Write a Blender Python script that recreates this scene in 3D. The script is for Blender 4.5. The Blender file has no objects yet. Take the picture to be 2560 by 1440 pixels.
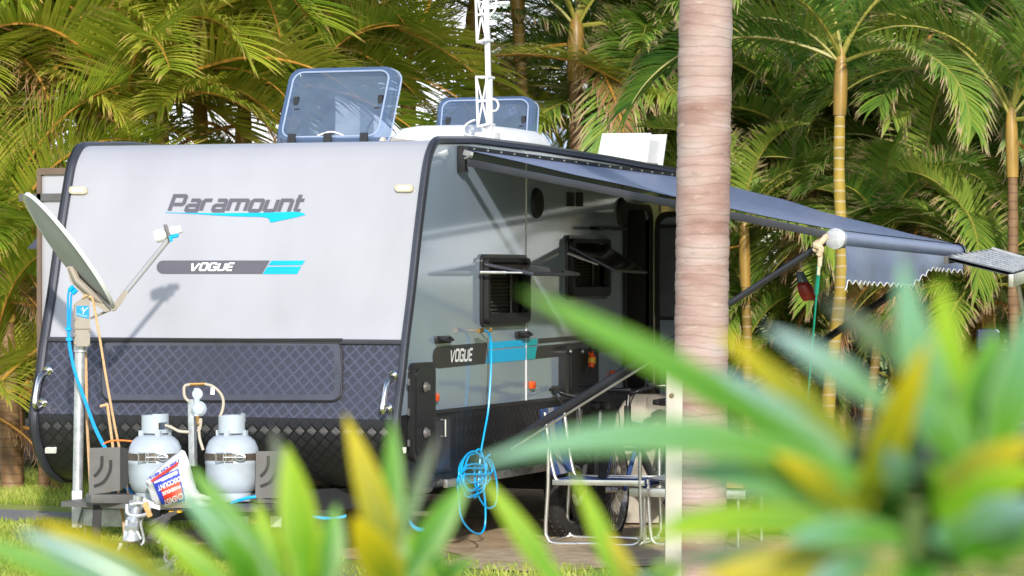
import bpy, bmesh, math, random
from math import sin, cos, pi, radians, sqrt, atan2
from mathutils import Vector, Matrix, noise
from mathutils.geometry import tessellate_polygon

# ------------------------------------------------------------------ camera
scene = bpy.context.scene
COL = scene.collection
EYE = Vector((8.414, -17.401, 1.73)); YAW = radians(20.62); PITCH = -math.atan(40/8000); FPX = 8000.0
cam_d = bpy.data.cameras.new("camera"); cam = bpy.data.objects.new("camera", cam_d); COL.objects.link(cam)
cam.location = EYE; cam.rotation_euler = (pi/2+PITCH, 0, YAW)
cam_d.sensor_width = 36.0; cam_d.lens = 36.0*FPX/2560
cam_d.clip_end = 2000; cam_d.clip_start = 0.1
cam_d.dof.use_dof = True; cam_d.dof.focus_distance = 19.3; cam_d.dof.aperture_fstop = 5.7
scene.camera = cam
FW = Vector((-sin(YAW)*cos(PITCH), cos(YAW)*cos(PITCH), sin(PITCH)))
RT = Vector((cos(YAW), sin(YAW), 0)); UP = RT.cross(FW)

# ------------------------------------------------------------------ light
SUN_TRAVEL = Vector((-0.54, 1.0, -0.48)).normalized()
SUN_EL = math.asin(-SUN_TRAVEL.z)
to_sun = -SUN_TRAVEL
SUN_ROT = atan2(to_sun.x, to_sun.y)
world = bpy.data.worlds.new("World"); scene.world = world; world.use_nodes = True
nt = world.node_tree; nt.nodes.clear()
w_out = nt.nodes.new("ShaderNodeOutputWorld"); w_bg = nt.nodes.new("ShaderNodeBackground")
sky = nt.nodes.new("ShaderNodeTexSky"); sky.sky_type = 'NISHITA'; sky.sun_disc = False
sky.sun_elevation = SUN_EL; sky.sun_rotation = SUN_ROT; sky.air_density = 1.0; sky.dust_density = 0.6; sky.ozone_density = 2.0
tc = nt.nodes.new("ShaderNodeTexCoord"); mp = nt.nodes.new("ShaderNodeMapping"); mp.inputs['Scale'].default_value = (1.6, 1.6, 3.5)
ns = nt.nodes.new("ShaderNodeTexNoise"); ns.inputs['Scale'].default_value = 1.5; ns.inputs['Detail'].default_value = 7; ns.inputs['Roughness'].default_value = 0.55
rp = nt.nodes.new("ShaderNodeValToRGB"); rp.color_ramp.elements[0].position = 0.42; rp.color_ramp.elements[1].position = 0.56
mx = nt.nodes.new("ShaderNodeMix"); mx.data_type = 'RGBA'; mx.inputs['B'].default_value = (8.5, 8.8, 9.4, 1)
nt.links.new(tc.outputs['Generated'], mp.inputs['Vector']); nt.links.new(mp.outputs['Vector'], ns.inputs['Vector'])
nt.links.new(ns.outputs['Fac'], rp.inputs['Fac']); sp = nt.nodes.new("ShaderNodeSeparateXYZ"); lo_ = nt.nodes.new("ShaderNodeMapRange"); ml = nt.nodes.new("ShaderNodeMath"); ml.operation = 'MULTIPLY'
lo_.inputs['From Min'].default_value = 0.75; lo_.inputs['From Max'].default_value = 0.25
nt.links.new(tc.outputs['Generated'], sp.inputs[0]); nt.links.new(sp.outputs['Z'], lo_.inputs['Value'])
nt.links.new(rp.outputs['Color'], ml.inputs[0]); nt.links.new(lo_.outputs['Result'], ml.inputs[1]); nt.links.new(ml.outputs[0], mx.inputs['Factor'])
nt.links.new(sky.outputs['Color'], mx.inputs['A']); nt.links.new(mx.outputs['Result'], w_bg.inputs['Color'])
w_bg.inputs['Strength'].default_value = 0.15
nt.links.new(w_bg.outputs['Background'], w_out.inputs['Surface'])
sun_d = bpy.data.lights.new("sun", 'SUN'); sun_d.energy = 2.9; sun_d.angle = radians(2.0); sun_d.color = (1.0, 0.94, 0.84)
sun = bpy.data.objects.new("sun", sun_d); COL.objects.link(sun)
sun.rotation_euler = SUN_TRAVEL.to_track_quat('-Z', 'Y').to_euler()
scene.view_settings.view_transform = 'Standard'; scene.view_settings.look = 'None'
scene.view_settings.exposure = 0.58; scene.view_settings.gamma = 1.0
scene.cycles.max_bounces = 8; scene.cycles.transparent_max_bounces = 12

# ------------------------------------------------------------------ where a sight line meets a plane of the place
def ray(u, v): return FW + RT*((u-1280)/FPX) - UP*((v-720)/FPX)
def on(u, v, ax, val):
    r = ray(u, v); return EYE + r*((val-EYE[ax])/r[ax])
def dep(u, v, d): return EYE + ray(u, v)*d
VX = 1.2
def side(u, v, off=0.0): return on(u, v, 0, VX+off)

# ------------------------------------------------------------------ materials
def lin(c): return tuple(((x/12.92) if x <= 0.04045 else ((x+0.055)/1.055)**2.4) for x in c)
def hexc(h): return lin(tuple(int(h[i:i+2], 16)/255 for i in (0, 2, 4)))
MATS = {}
def node_mat(name):
    m = bpy.data.materials.new(name); m.use_nodes = True
    return m, m.node_tree, m.node_tree.nodes['Principled BSDF']
def mat(name, rgb, rough=0.5, metal=0.0, var=0.12, vscale=6.0, bump=0.0, bscale=40.0, coat=0.0, spec=0.5, dirt=0.0, stretch=(1, 1, 1)):
    if name in MATS: return MATS[name]
    if isinstance(rgb, str): rgb = hexc(rgb)
    m, t, p = node_mat(name)
    p.inputs['Roughness'].default_value = rough; p.inputs['Metallic'].default_value = metal
    p.inputs['Coat Weight'].default_value = coat; p.inputs['Coat Roughness'].default_value = 0.06
    p.inputs['Specular IOR Level'].default_value = spec
    co = t.nodes.new("ShaderNodeTexCoord"); ma = t.nodes.new("ShaderNodeMapping"); ma.inputs['Scale'].default_value = stretch
    t.links.new(co.outputs['Object'], ma.inputs['Vector'])
    n = t.nodes.new("ShaderNodeTexNoise"); n.inputs['Scale'].default_value = vscale; n.inputs['Detail'].default_value = 6
    t.links.new(ma.outputs['Vector'], n.inputs['Vector'])
    r = t.nodes.new("ShaderNodeValToRGB")
    lo = tuple(c*(1-var) for c in rgb); hi = tuple(min(1, c*(1+var)) for c in rgb)
    if dirt: lo = tuple(c*(1-dirt)+d*dirt for c, d in zip(rgb, (0.12, 0.09, 0.06)))
    r.color_ramp.elements[0].color = (*lo, 1); r.color_ramp.elements[1].color = (*hi, 1)
    r.color_ramp.elements[0].position = 0.32; r.color_ramp.elements[1].position = 0.62
    t.links.new(n.outputs['Fac'], r.inputs['Fac']); t.links.new(r.outputs['Color'], p.inputs['Base Color'])
    rr = t.nodes.new("ShaderNodeMapRange"); rr.inputs['To Min'].default_value = max(0.02, rough*0.85); rr.inputs['To Max'].default_value = min(1, rough*1.2)
    t.links.new(n.outputs['Fac'], rr.inputs['Value']); t.links.new(rr.outputs['Result'], p.inputs['Roughness'])
    if bump:
        b = t.nodes.new("ShaderNodeTexNoise"); b.inputs['Scale'].default_value = bscale; b.inputs['Detail'].default_value = 5
        t.links.new(ma.outputs['Vector'], b.inputs['Vector'])
        bn = t.nodes.new("ShaderNodeBump"); bn.inputs['Strength'].default_value = bump; bn.inputs['Distance'].default_value = 0.01
        t.links.new(b.outputs['Fac'], bn.inputs['Height']); t.links.new(bn.outputs['Normal'], p.inputs['Normal'])
    MATS[name] = m
    return m

def math_node(t, op, a, b=None, c=None):
    n = t.nodes.new("ShaderNodeMath"); n.operation = op
    for i, x in enumerate((a, b, c)):
        if x is None: continue
        if isinstance(x, (int, float)): n.inputs[i].default_value = x
        else: t.links.new(x, n.inputs[i])
    return n.outputs[0]

def checker_mat(name, top_c, low_c, strength=.55):
    m, t, p = node_mat(name)
    uv = t.nodes.new("ShaderNodeUVMap"); s = t.nodes.new("ShaderNodeSeparateXYZ"); t.links.new(uv.outputs['UV'], s.inputs[0])
    c = 0.0545*sqrt(2)
    a = math_node(t, 'DIVIDE', math_node(t, 'ADD', s.outputs[0], s.outputs[1]), c)
    b = math_node(t, 'DIVIDE', math_node(t, 'SUBTRACT', s.outputs[0], s.outputs[1]), c)
    fa = math_node(t, 'FRACT', a); fb = math_node(t, 'FRACT', b)
    par = math_node(t, 'FRACT', math_node(t, 'MULTIPLY', math_node(t, 'ADD', math_node(t, 'FLOOR', a), math_node(t, 'FLOOR', b)), 0.5))
    par = math_node(t, 'GREATER_THAN', par, 0.25)
    mixf = t.nodes.new("ShaderNodeMix"); t.links.new(par, mixf.inputs[0]); t.links.new(fa, mixf.inputs[2]); t.links.new(fb, mixf.inputs[3])
    sn = math_node(t, 'SINE', math_node(t, 'MULTIPLY', mixf.outputs[0], 2*pi*4.5))
    bars = math_node(t, 'MULTIPLY_ADD', sn, 0.5, 0.5)
    ea = math_node(t, 'LESS_THAN', math_node(t, 'ABSOLUTE', math_node(t, 'SUBTRACT', fa, 0.5)), 0.40)
    eb = math_node(t, 'LESS_THAN', math_node(t, 'ABSOLUTE', math_node(t, 'SUBTRACT', fb, 0.5)), 0.40)
    env = math_node(t, 'MULTIPLY', ea, eb)
    h = math_node(t, 'MULTIPLY', bars, env)
    h = math_node(t, 'ADD', h, math_node(t, 'MULTIPLY', math_node(t, 'MULTIPLY', par, env), 0.25))
    bn = t.nodes.new("ShaderNodeBump"); bn.inputs['Strength'].default_value = strength; bn.inputs['Distance'].default_value = 0.004
    t.links.new(h, bn.inputs['Height']); t.links.new(bn.outputs['Normal'], p.inputs['Normal'])
    r = t.nodes.new("ShaderNodeValToRGB"); r.color_ramp.elements[0].color = (*top_c, 1); r.color_ramp.elements[1].color = (*low_c, 1)
    t.links.new(h, r.inputs['Fac']); t.links.new(r.outputs['Color'], p.inputs['Base Color'])
    p.inputs['Roughness'].default_value = 0.30; p.inputs['Metallic'].default_value = 0.25; p.inputs['Specular IOR Level'].default_value = 0.6
    return m

M = dict(
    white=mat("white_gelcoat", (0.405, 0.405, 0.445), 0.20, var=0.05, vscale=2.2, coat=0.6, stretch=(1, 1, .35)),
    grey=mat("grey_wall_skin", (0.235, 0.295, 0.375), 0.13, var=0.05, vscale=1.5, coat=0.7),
    checker=checker_mat('checker_plate', (.082, .085, .125), (.045, .047, .070), .7), checkblack=checker_mat('black_checker_plate', (.015, .015, .018), (.026, .026, .032), .7),
    trim=mat("dark_trim", (0.055, 0.058, 0.075), 0.3, 0.3, var=0.1),
    blacktrim=mat("black_plastic", (0.018, 0.018, 0.02), 0.32, var=0.15),
    black=mat("matt_black", (0.012, 0.012, 0.013), 0.6, var=0.2),
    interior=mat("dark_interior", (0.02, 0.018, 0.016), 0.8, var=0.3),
    decal=mat("grey_decal", (0.115, 0.11, 0.135), 0.35, var=0.04),
    decalblack=mat("black_decal", (0.03, 0.028, 0.026), 0.3, var=0.08),
    cyan=mat("cyan_decal", (0.0, 0.43, 0.78), 0.3, var=0.08, vscale=3),
    teal=mat("teal_decal", (0.0, 0.40, 0.45), 0.3, var=0.06),
    whitep=mat("white_plastic", (0.80, 0.80, 0.80), 0.35, var=0.04),
    cream=mat("cream_lens", (0.50, 0.46, 0.34), 0.2, var=0.08, vscale=30),
    chrome=mat("chrome", (0.80, 0.78, 0.74), 0.12, 1.0, var=0.05),
    alu=mat("brushed_aluminium", (0.66, 0.65, 0.63), 0.28, 0.85, var=0.08, vscale=20),
    galv=mat("galvanised_steel", (0.50, 0.52, 0.54), 0.42, 0.6, var=0.18, vscale=25),
    orange=mat("orange_lens", (0.85, 0.10, 0.015), 0.2, var=0.06),
    red=mat("red_paint", (0.55, 0.03, 0.03), 0.35, var=0.1),
    rubber=mat("tyre_rubber", (0.022, 0.021, 0.02), 0.75, var=0.3, vscale=20, bump=0.3, bscale=60),
    hose=mat("blue_hose", (0.0, 0.40, 0.86), 0.3, var=0.05),
    coax=mat("blue_coax", (0.0, 0.33, 0.80), 0.35, var=0.05),
    rope=mat("tan_rope", (0.66, 0.42, 0.22), 0.85, var=0.2, vscale=120, bump=0.5, bscale=300),
    gasgrey=mat("cylinder_paint", (0.44, 0.50, 0.575), 0.33, var=0.06, vscale=8, coat=0.25, dirt=0.12),
    taupe=mat("taupe_casting", (0.33, 0.29, 0.245), 0.5, var=0.06, vscale=15),
    steelgrey=mat("grey_steel_plate", (0.115, 0.112, 0.115), 0.5, 0.2, var=0.15, vscale=12, dirt=0.2),
    dish=mat("dish_back", (0.36, 0.365, 0.39), 0.55, var=0.05, vscale=4),
    dishrim=mat("dish_white", (0.76, 0.78, 0.80), 0.4, var=0.03),
    label=mat("blue_label", (0.0, 0.30, 0.72), 0.35, var=0.05),
    bag=mat("white_plastic_bag", (0.80, 0.79, 0.82), 0.32, var=0.05, vscale=10, bump=0.6, bscale=14),
    bagblue=mat("bag_blue_print", (0.03, 0.06, 0.52), 0.35, var=0.06),
    bagred=mat("bag_red_print", (0.72, 0.05, 0.03), 0.35, var=0.08),
    fabric=mat("awning_vinyl", (0.20, 0.245, 0.40), 0.36, var=0.10, vscale=18, bump=0.15, bscale=90, stretch=(1, 0.3, 1)),  # sky reflection on grey vinyl is put into this blue base colour
    armblack=mat("black_arm", (0.045, 0.047, 0.058), 0.35, 0.4, var=0.1),
    greenrope=mat("green_cord", (0.02, 0.50, 0.36), 0.6, var=0.1, vscale=60),
    chainm=mat("rusty_chain", (0.30, 0.27, 0.24), 0.5, 0.6, var=0.3, vscale=40, dirt=0.4),
    timber=mat("pale_timber", (0.62, 0.33, 0.12), 0.6, var=0.2, vscale=14, stretch=(1, 1, 8)),
    canvas=mat("beige_canvas", (0.44, 0.40, 0.34), 0.85, var=0.12, vscale=10, bump=0.4, bscale=18),
    bluecloth=mat("blue_cloth", (0.045, 0.095, 0.27), 0.8, var=0.12, vscale=30),
    greycloth=mat("grey_cloth", (0.32, 0.32, 0.36), 0.8, var=0.1, vscale=30),
    postwhite=mat("weathered_white_paint", (0.50, 0.475, 0.41), 0.7, var=0.10, vscale=9, dirt=0.15, bump=0.25, bscale=30, stretch=(1, 1, 0.15)),
    brass=mat("brass_fitting", (0.62, 0.36, 0.12), 0.3, 0.9, var=0.15),
    hosebeige=mat("beige_hose", (0.48, 0.42, 0.34), 0.55, var=0.1),
    bldg=mat("pale_blue_sheet", (0.42, 0.52, 0.70), 0.45, var=0.04),
    bldgwhite=mat("white_wall_paint", (0.72, 0.73, 0.76), 0.7, var=0.05),
    darkpaint=mat("dark_blue_paint", (0.025, 0.035, 0.08), 0.15, 0.2, var=0.05, coat=0.8),
    carbody=mat("truck_paint", (0.05, 0.05, 0.055), 0.2, 0.2, var=0.05, coat=0.6),
    redgoo=mat("red_fluid", (0.34, 0.028, 0.018), 0.3, var=0.25, vscale=14),
    yellowmark=mat("yellow_paint", (0.75, 0.42, 0.02), 0.5, var=0.1),
)
def acrylic():
    m, t, p = node_mat("smoky_acrylic")
    p.inputs['Base Color'].default_value = (0.12, 0.165, 0.25, 1); p.inputs['Roughness'].default_value = 0.05; p.inputs['Coat Weight'].default_value = 0.6
    tr = t.nodes.new("ShaderNodeBsdfTransparent"); tr.inputs[0].default_value = (0.55, 0.64, 0.76, 1)
    n = t.nodes.new("ShaderNodeTexNoise"); n.inputs['Scale'].default_value = 7; co = t.nodes.new("ShaderNodeTexCoord"); t.links.new(co.outputs['Object'], n.inputs['Vector'])
    r = t.nodes.new("ShaderNodeMapRange"); r.inputs['To Min'].default_value = 0.55; r.inputs['To Max'].default_value = 0.88
    t.links.new(n.outputs['Fac'], r.inputs['Value'])
    mxs = t.nodes.new("ShaderNodeMixShader"); t.links.new(r.outputs['Result'], mxs.inputs[0])
    t.links.new(tr.outputs[0], mxs.inputs[1]); t.links.new(p.outputs[0], mxs.inputs[2])
    t.links.new(mxs.outputs[0], t.nodes['Material Output'].inputs['Surface'])
    return m
M['acrylic'] = acrylic()
M['clear'] = M['acrylic']

# ------------------------------------------------------------------ mesh builder
ORG = {}
class MB:
    def __init__(s): s.bm = bmesh.new(); s.mi = 0
    def face(s, vs):
        try:
            f = s.bm.faces.new(vs); f.material_index = s.mi; return f
        except ValueError: return None
    def v(s, p): return s.bm.verts.new(p)
    def box(s, c, size, rot=None, bevel=0.0):
        b = bmesh.new(); bmesh.ops.create_cube(b, size=1.0)
        for q in b.verts: q.co = Vector((q.co.x*size[0], q.co.y*size[1], q.co.z*size[2]))
        if bevel: bmesh.ops.bevel(b, geom=b.edges[:], offset=bevel, segments=2, affect='EDGES', profile=0.7)
        R = rot.to_3x3() if rot else Matrix.Identity(3)
        mp_ = {q: s.v(R @ q.co + Vector(c)) for q in b.verts}
        for f in b.faces: s.face([mp_[q] for q in f.verts])
        b.free(); return s
    def bar(s, a, b, w, h, bevel=0.0, up=Vector((0, 0, 1))):
        a = Vector(a); b = Vector(b); d = b-a; L = d.length; d.normalize()
        x = up.cross(d)
        if x.length < 1e-4: x = Vector((1, 0, 0))
        x.normalize(); z = d.cross(x)
        R = Matrix((x, d, z)).transposed()
        return s.box((a+b)/2, (w, L, h), R.to_4x4(), bevel)
    def tube(s, pts, r, seg=8, closed=False, cap=True):
        pts = [Vector(p) for p in pts]; n = len(pts)
        rs = r if isinstance(r, (list, tuple)) else [r]*n
        rings = []; prev = None
        for i, p in enumerate(pts):
            if closed: t = pts[(i+1) % n]-pts[i-1]
            else: t = pts[min(i+1, n-1)]-pts[max(i-1, 0)]
            if t.length < 1e-9: t = Vector((0, 0, 1))
            t.normalize()
            if prev is None:
                a = Vector((0, 0, 1)) if abs(t.z) < 0.9 else Vector((1, 0, 0))
                x = a.cross(t).normalized()
            else:
                x = prev-t*prev.dot(t)
                x = x.normalized() if x.length > 1e-6 else Vector((1, 0, 0))
            prev = x; y = t.cross(x)
            rings.append([s.v(p+x*cos(2*pi*k/seg)*rs[i]+y*sin(2*pi*k/seg)*rs[i]) for k in range(seg)])
        for i in range(n if closed else n-1):
            A, B = rings[i], rings[(i+1) % n]
            for k in range(seg): s.face([A[k], A[(k+1) % seg], B[(k+1) % seg], B[k]])
        if cap and not closed:
            s.face(rings[0][::-1]); s.face(rings[-1])
        return s
    def lathe(s, prof, origin, axis=Vector((0, 0, 1)), seg=32, sx=1.0):
        axis = Vector(axis).normalized(); a = Vector((1, 0, 0)) if abs(axis.x) < 0.9 else Vector((0, 1, 0))
        x = (a-axis*a.dot(axis)).normalized(); y = axis.cross(x); o = Vector(origin); rings = []
        for r, h in prof:
            if r < 1e-6: rings.append([s.v(o+axis*h)])
            else: rings.append([s.v(o+axis*h+x*cos(2*pi*k/seg)*r+y*sin(2*pi*k/seg)*r*sx) for k in range(seg)])
        for A, B in zip(rings, rings[1:]):
            for k in range(seg):
                j = (k+1) % seg
                if len(A) == 1 and len(B) > 1: s.face([A[0], B[j], B[k]])
                elif len(B) == 1 and len(A) > 1: s.face([A[k], A[j], B[0]])
                elif len(A) > 1: s.face([A[k], A[j], B[j], B[k]])
        return s
    def prism(s, loops, f, g=None):
        """flat shape with holes: f maps 2D to 3D (front), g maps to the back face (None = a single sheet)"""
        loops = [[Vector((p[0], p[1], 0)) for p in L] for L in loops]
        flat = [p for L in loops for p in L]
        tris = tessellate_polygon(loops)
        A = [s.v(f(p.x, p.y)) for p in flat]
        for t in tris: s.face([A[i] for i in t])
        if g:
            B = [s.v(g(p.x, p.y)) for p in flat]
            for t in tris: s.face([B[i] for i in reversed(t)])
            k = 0
            for L in loops:
                n = len(L)
                for i in range(n): s.face([A[k+i], A[k+(i+1) % n], B[k+(i+1) % n], B[k+i]])
                k += n
        return s
    def grid(s, rows, closed=False):
        R = [[s.v(p) for p in row] for row in rows]
        for a, b in zip(R, R[1:]):
            n = len(a)
            for i in range(n if closed else n-1): s.face([a[i], a[(i+1) % n], b[(i+1) % n], b[i]])
        return R
    def build(s, name, material, parent=None, smooth=35, uv=None, normals=True):
        bm = s.bm
        if normals: bmesh.ops.recalc_face_normals(bm, faces=bm.faces[:])
        root = parent
        o0 = ORG.get(parent.name, Vector()) if parent else Vector()
        if uv:
            lay = bm.loops.layers.uv.new("UVMap")
            for f in bm.faces:
                for l in f.loops: l[lay].uv = uv(l.vert.co)
        for q in bm.verts: q.co -= o0
        for f in bm.faces: f.smooth = smooth > 0
        if smooth:
            for e in bm.edges:
                if len(e.link_faces) == 2 and e.calc_face_angle(0) > radians(smooth): e.smooth = False
        me = bpy.data.meshes.new(name); bm.to_mesh(me); bm.free()
        for m in (material if isinstance(material, (list, tuple)) else [material]): me.materials.append(m)
        o = bpy.data.objects.new(name, me); COL.objects.link(o)
        if parent: o.parent = parent; ORG[o.name] = o0
        else: ORG[o.name] = Vector()
        return o

def tag(o, label=None, cat=None, group=None, kind=None):
    if label: o['label'] = label
    if cat: o['category'] = cat
    if group: o['group'] = group
    if kind: o['kind'] = kind
    return o
def thing(name, label, cat, loc=(0, 0, 0), group=None):
    o = bpy.data.objects.new(name, None); COL.objects.link(o); o.location = loc; o.empty_display_size = 0.1
    ORG[o.name] = Vector(loc); return tag(o, label, cat, group)
def rrect(x0, y0, x1, y1, r, n=5):
    out = []
    sx = 1 if x1 > x0 else -1; sy = 1 if y1 > y0 else -1
    for cx, cy, a0 in ((x1-sx*r, y1-sy*r, 0), (x0+sx*r, y1-sy*r, 90), (x0+sx*r, y0+sy*r, 180), (x1-sx*r, y0+sy*r, 270)):
        for k in range(n+1):
            a = radians(a0+90*k/n); out.append((cx+sx*r*cos(a), cy+sy*r*sin(a)))
    return out
def crom(pts, k=6):
    P = [Vector(p) for p in pts]; out = []
    for i in range(len(P)-1):
        p0, p1, p2, p3 = P[max(i-1, 0)], P[i], P[i+1], P[min(i+2, len(P)-1)]
        for j in range(k):
            t = j/k
            out.append(0.5*((2*p1)+(p2-p0)*t+(2*p0-5*p1+4*p2-p3)*t*t+(3*p1-p0-3*p2+p3)*t**3))
    out.append(P[-1]); return out
def ribbon(pts, w, closed=False):
    """2D polyline to loops of a mitred ribbon"""
    P = [Vector((p[0], p[1])) for p in pts]; n = len(P); L = []; R = []
    for i in range(n):
        if closed or 0 < i < n-1:
            d0 = (P[i]-P[i-1]).normalized(); d1 = (P[(i+1) % n]-P[i]).normalized()
            nn = Vector((-d0.y-d1.y, d0.x+d1.x))
            if nn.length < 1e-6: nn = Vector((-d0.y, d0.x))
            nn.normalize(); k = 1/max(0.5, nn.dot(Vector((-d0.y, d0.x))))
        else:
            d = (P[1]-P[0]) if i == 0 else (P[-1]-P[-2]); d.normalize(); nn = Vector((-d.y, d.x)); k = 1
        L.append(P[i]+nn*k*w/2); R.append(P[i]-nn*k*w/2)
    return L, R
def letters(mb, glyphs, text, place, sw, gap):
    """stroke lettering: place(x, y) -> 3D, letters laid left to right"""
    x = 0
    for ch in text:
        adv, strokes = glyphs[ch]
        for st in strokes:
            closed = st[0] == 'c'; pts = st[1:] if closed else st
            L, R = ribbon([(p[0]+x, p[1]) for p in pts], sw, closed)
            A = [mb.v(place(p.x, p.y)) for p in L]; B = [mb.v(place(p.x, p.y)) for p in R]
            for i in range(len(A) if closed else len(A)-1):
                j = (i+1) % len(A); mb.face([A[i], A[j], B[j], B[i]])
        x += adv+gap
    return x-gap
def font_mesh(text, bold=0.02):
    cu = bpy.data.curves.new("lettering", 'FONT'); cu.body = text; cu.offset = bold; cu.resolution_u = 3
    ob = bpy.data.objects.new("lettering", cu); COL.objects.link(ob)
    dg = bpy.context.evaluated_depsgraph_get(); me = bpy.data.meshes.new_from_object(ob.evaluated_get(dg))
    vs = [v.co.copy() for v in me.vertices]; fs = [list(p.vertices) for p in me.polygons]
    bpy.data.objects.remove(ob); bpy.data.curves.remove(cu); bpy.data.meshes.remove(me)
    return vs, fs
def add_font(mb, text, place, bold=0.02):
    vs, fs = font_mesh(text, bold); x0 = min(v.x for v in vs); x1 = max(v.x for v in vs); y0 = min(v.y for v in vs); y1 = max(v.y for v in vs)
    A = [mb.v(place((v.x-x0)/(x1-x0), (v.y-y0)/(y1-y0))) for v in vs]
    for f in fs: mb.face([A[i] for i in f])
# ------------------------------------------------------------------ caravan body
PROF = [(0.54, 2.526), (0.47, 2.515), (0.405, 2.47), (0.338, 2.379), (0.266, 2.178), (0.187, 1.928), (0.095, 1.606), (0.0, 1.316), (-0.055, 1.116), (-0.112, 0.947), (-0.138, 0.851),
        (-0.126, 0.752), (-0.066, 0.627), (0.034, 0.51), (0.187, 0.447), (0.37, 0.436)]
PR = [Vector((0, y, z)) for y, z in PROF]; PR = crom(PR, 6)
def prof(z):
    for a, b in zip(PR, PR[1:]):
        if b.z <= z <= a.z: return a.y+(b.y-a.y)*((a.z-z)/max(1e-6, a.z-b.z))
    return PR[0].y if z > PR[0].z else PR[-1].y
def front(u, v, off=0.0):
    """the point of the van's front skin that lies on a sight line, lifted off by off"""
    y = 0.0
    for _ in range(12):
        p = on(u, v, 1, y); y = 0.5*y+0.5*prof(p.z)
    p = on(u, v, 1, prof(p.z))
    if off:
        e = 0.01; n = Vector((0, -2*e, -(prof(p.z+e)-prof(p.z-e)))).normalized()
        n = Vector((0, -1, (prof(p.z+e)-prof(p.z-e))/(2*e))).normalized()
        p = p+n*off
    return p
ROOF = [(0.54, 2.526), (1.1, 2.545), (2.3, 2.536), (3.7, 2.51), (5.2, 2.472), (6.15, 2.44)]
REAR = 6.2
van = thing('caravan', 'large white and grey touring caravan with a black checker plate nose, parked on the grass', 'caravan', (0, 3.0, 0))
iw = next(i for i, p in enumerate(PR) if p.z <= 1.317)
def loft(points, x0, x1, n=24):
    return [[Vector((x0+(x1-x0)*k/n, p.y, p.z)) for k in range(n+1)] for p in points]
# white front panel runs into the roof
mb = MB(); mb.grid(loft([Vector((0, y, z)) for y, z in reversed(ROOF)]+PR[1:iw+1], -1.2, 1.2))
mb.build('front_panel', M['white'], van)
arc = {}; s_ = 0.0
low = PR[iw:]
lens = [0.0]
for a, b in zip(low, low[1:]): lens.append(lens[-1]+(b-a).length)
def arcz(co):
    best = min(range(len(low)), key=lambda i: (low[i].y-co.y)**2+(low[i].z-co.z)**2)
    return 1.316-lens[best]
ik = next(i for i, p in enumerate(low) if p.z <= .875)
mb = MB(); mb.grid(loft(low[:ik+1], -1.2, 1.2)); mb.build('nose_plate', M['checker'], van, uv=lambda co: (co.x, arcz(co)))
mb = MB(); mb.grid(loft(low[ik:], -1.2, 1.2)); mb.build('lower_nose_plate', M['checkblack'], van, uv=lambda co: (co.x, arcz(co)))
# floor and rear
mb = MB(); mb.box((0, 3.4, 0.45), (2.36, 5.95, 0.05)); mb.build('floor_pan', M['black'], van)
mb = MB(); mb.grid([[(-1.2, REAR, 0.5), (1.2, REAR, 0.5)], [(-1.2, REAR, 2.3), (1.2, REAR, 2.3)], [(-1.2, 6.15, 2.44), (1.2, 6.15, 2.44)]]); mb.build('rear_wall', M['white'], van)
# side walls with their openings
ZS = 0.889
z_sk = ZS
fr_up = [(p.y, p.z) for p in PR if p.z > z_sk]; yk = prof(z_sk)
fr_lo = [(p.y, p.z) for p in PR if p.z < z_sk]
upper = [(yk, z_sk)]+fr_up[::-1]+ROOF[1:]+[(REAR, 2.3), (REAR, z_sk)]
lower = [(yk, z_sk), (REAR, z_sk), (REAR, 0.43)]+[(0.5, 0.436)]+fr_lo[::-1]
def wrect(u0, v0, u1, v1):
    um = (u0+u1)/2; vm = (v0+v1)/2
    return side(u0, vm).y, side(um, v1).z, side(u1, vm).y, side(um, v0).z
W1 = wrect(1200, 640, 1310, 812); W2 = wrect(1414, 593, 1512, 745)
DY0, DY1 = side(1560, 700).y, side(1624, 700).y; DZ1 = 2.185
W1h = (W1[0]+.02, W1[1]+.02, W1[2]-.02, W1[3]-.02); W2h = (W2[0]+.02, W2[1]+.02, W2[2]-.02, W2[3]-.02)
holes = [rrect(*W1h, 0.03), rrect(*W2h, 0.03), rrect(DY0, z_sk+0.002, DY1, DZ1, 0.08)]
for sx in (1, -1):
    mb = MB(); mb.prism([upper]+(holes if sx > 0 else []), lambda a, b: Vector((sx*1.2, a, b)), lambda a, b: Vector((sx*1.17, a, b)))
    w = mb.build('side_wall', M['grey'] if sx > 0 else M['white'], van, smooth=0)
    mb = MB(); mb.prism([lower], lambda a, b: Vector((sx*1.202, a, b)), lambda a, b: Vector((sx*1.172, a, b)))
    mb.build('side_skirt', M['checkblack'], van, smooth=0, uv=lambda co: (co.y, co.z))
    # extruded edge trims
    mb = MB(); pts = [Vector((sx*1.197, p.y-0.004, p.z)) for p in reversed(PR)]+[Vector((sx*1.197, y, z+0.004)) for y, z in ROOF[1:]]
    mb.tube(pts, 0.027, 10); tr = mb.build('edge_trim', M['trim'], van)
    mb = MB(); mb.tube([p+Vector((sx*0.022, -0.016, 0.008)) for p in pts], 0.0085, 6); mb.build('trim_bead', M['blacktrim'], tr)
mb = MB(); mb.box((1.206, 3.3, z_sk), (0.016, 6.1, 0.022)); mb.build('belt_moulding', M['blacktrim'], van)
mb = MB(); mb.box((1.208, 3.45, 0.447), (0.03, 5.7, 0.05), bevel=0.006); mb.build('sill_rail', M['alu'], van)
mb = MB(); mb.box((0, -0.006, 1.318), (2.38, 0.03, 0.028), bevel=0.004); mb.build('waist_strip', M['trim'], van)
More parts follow.
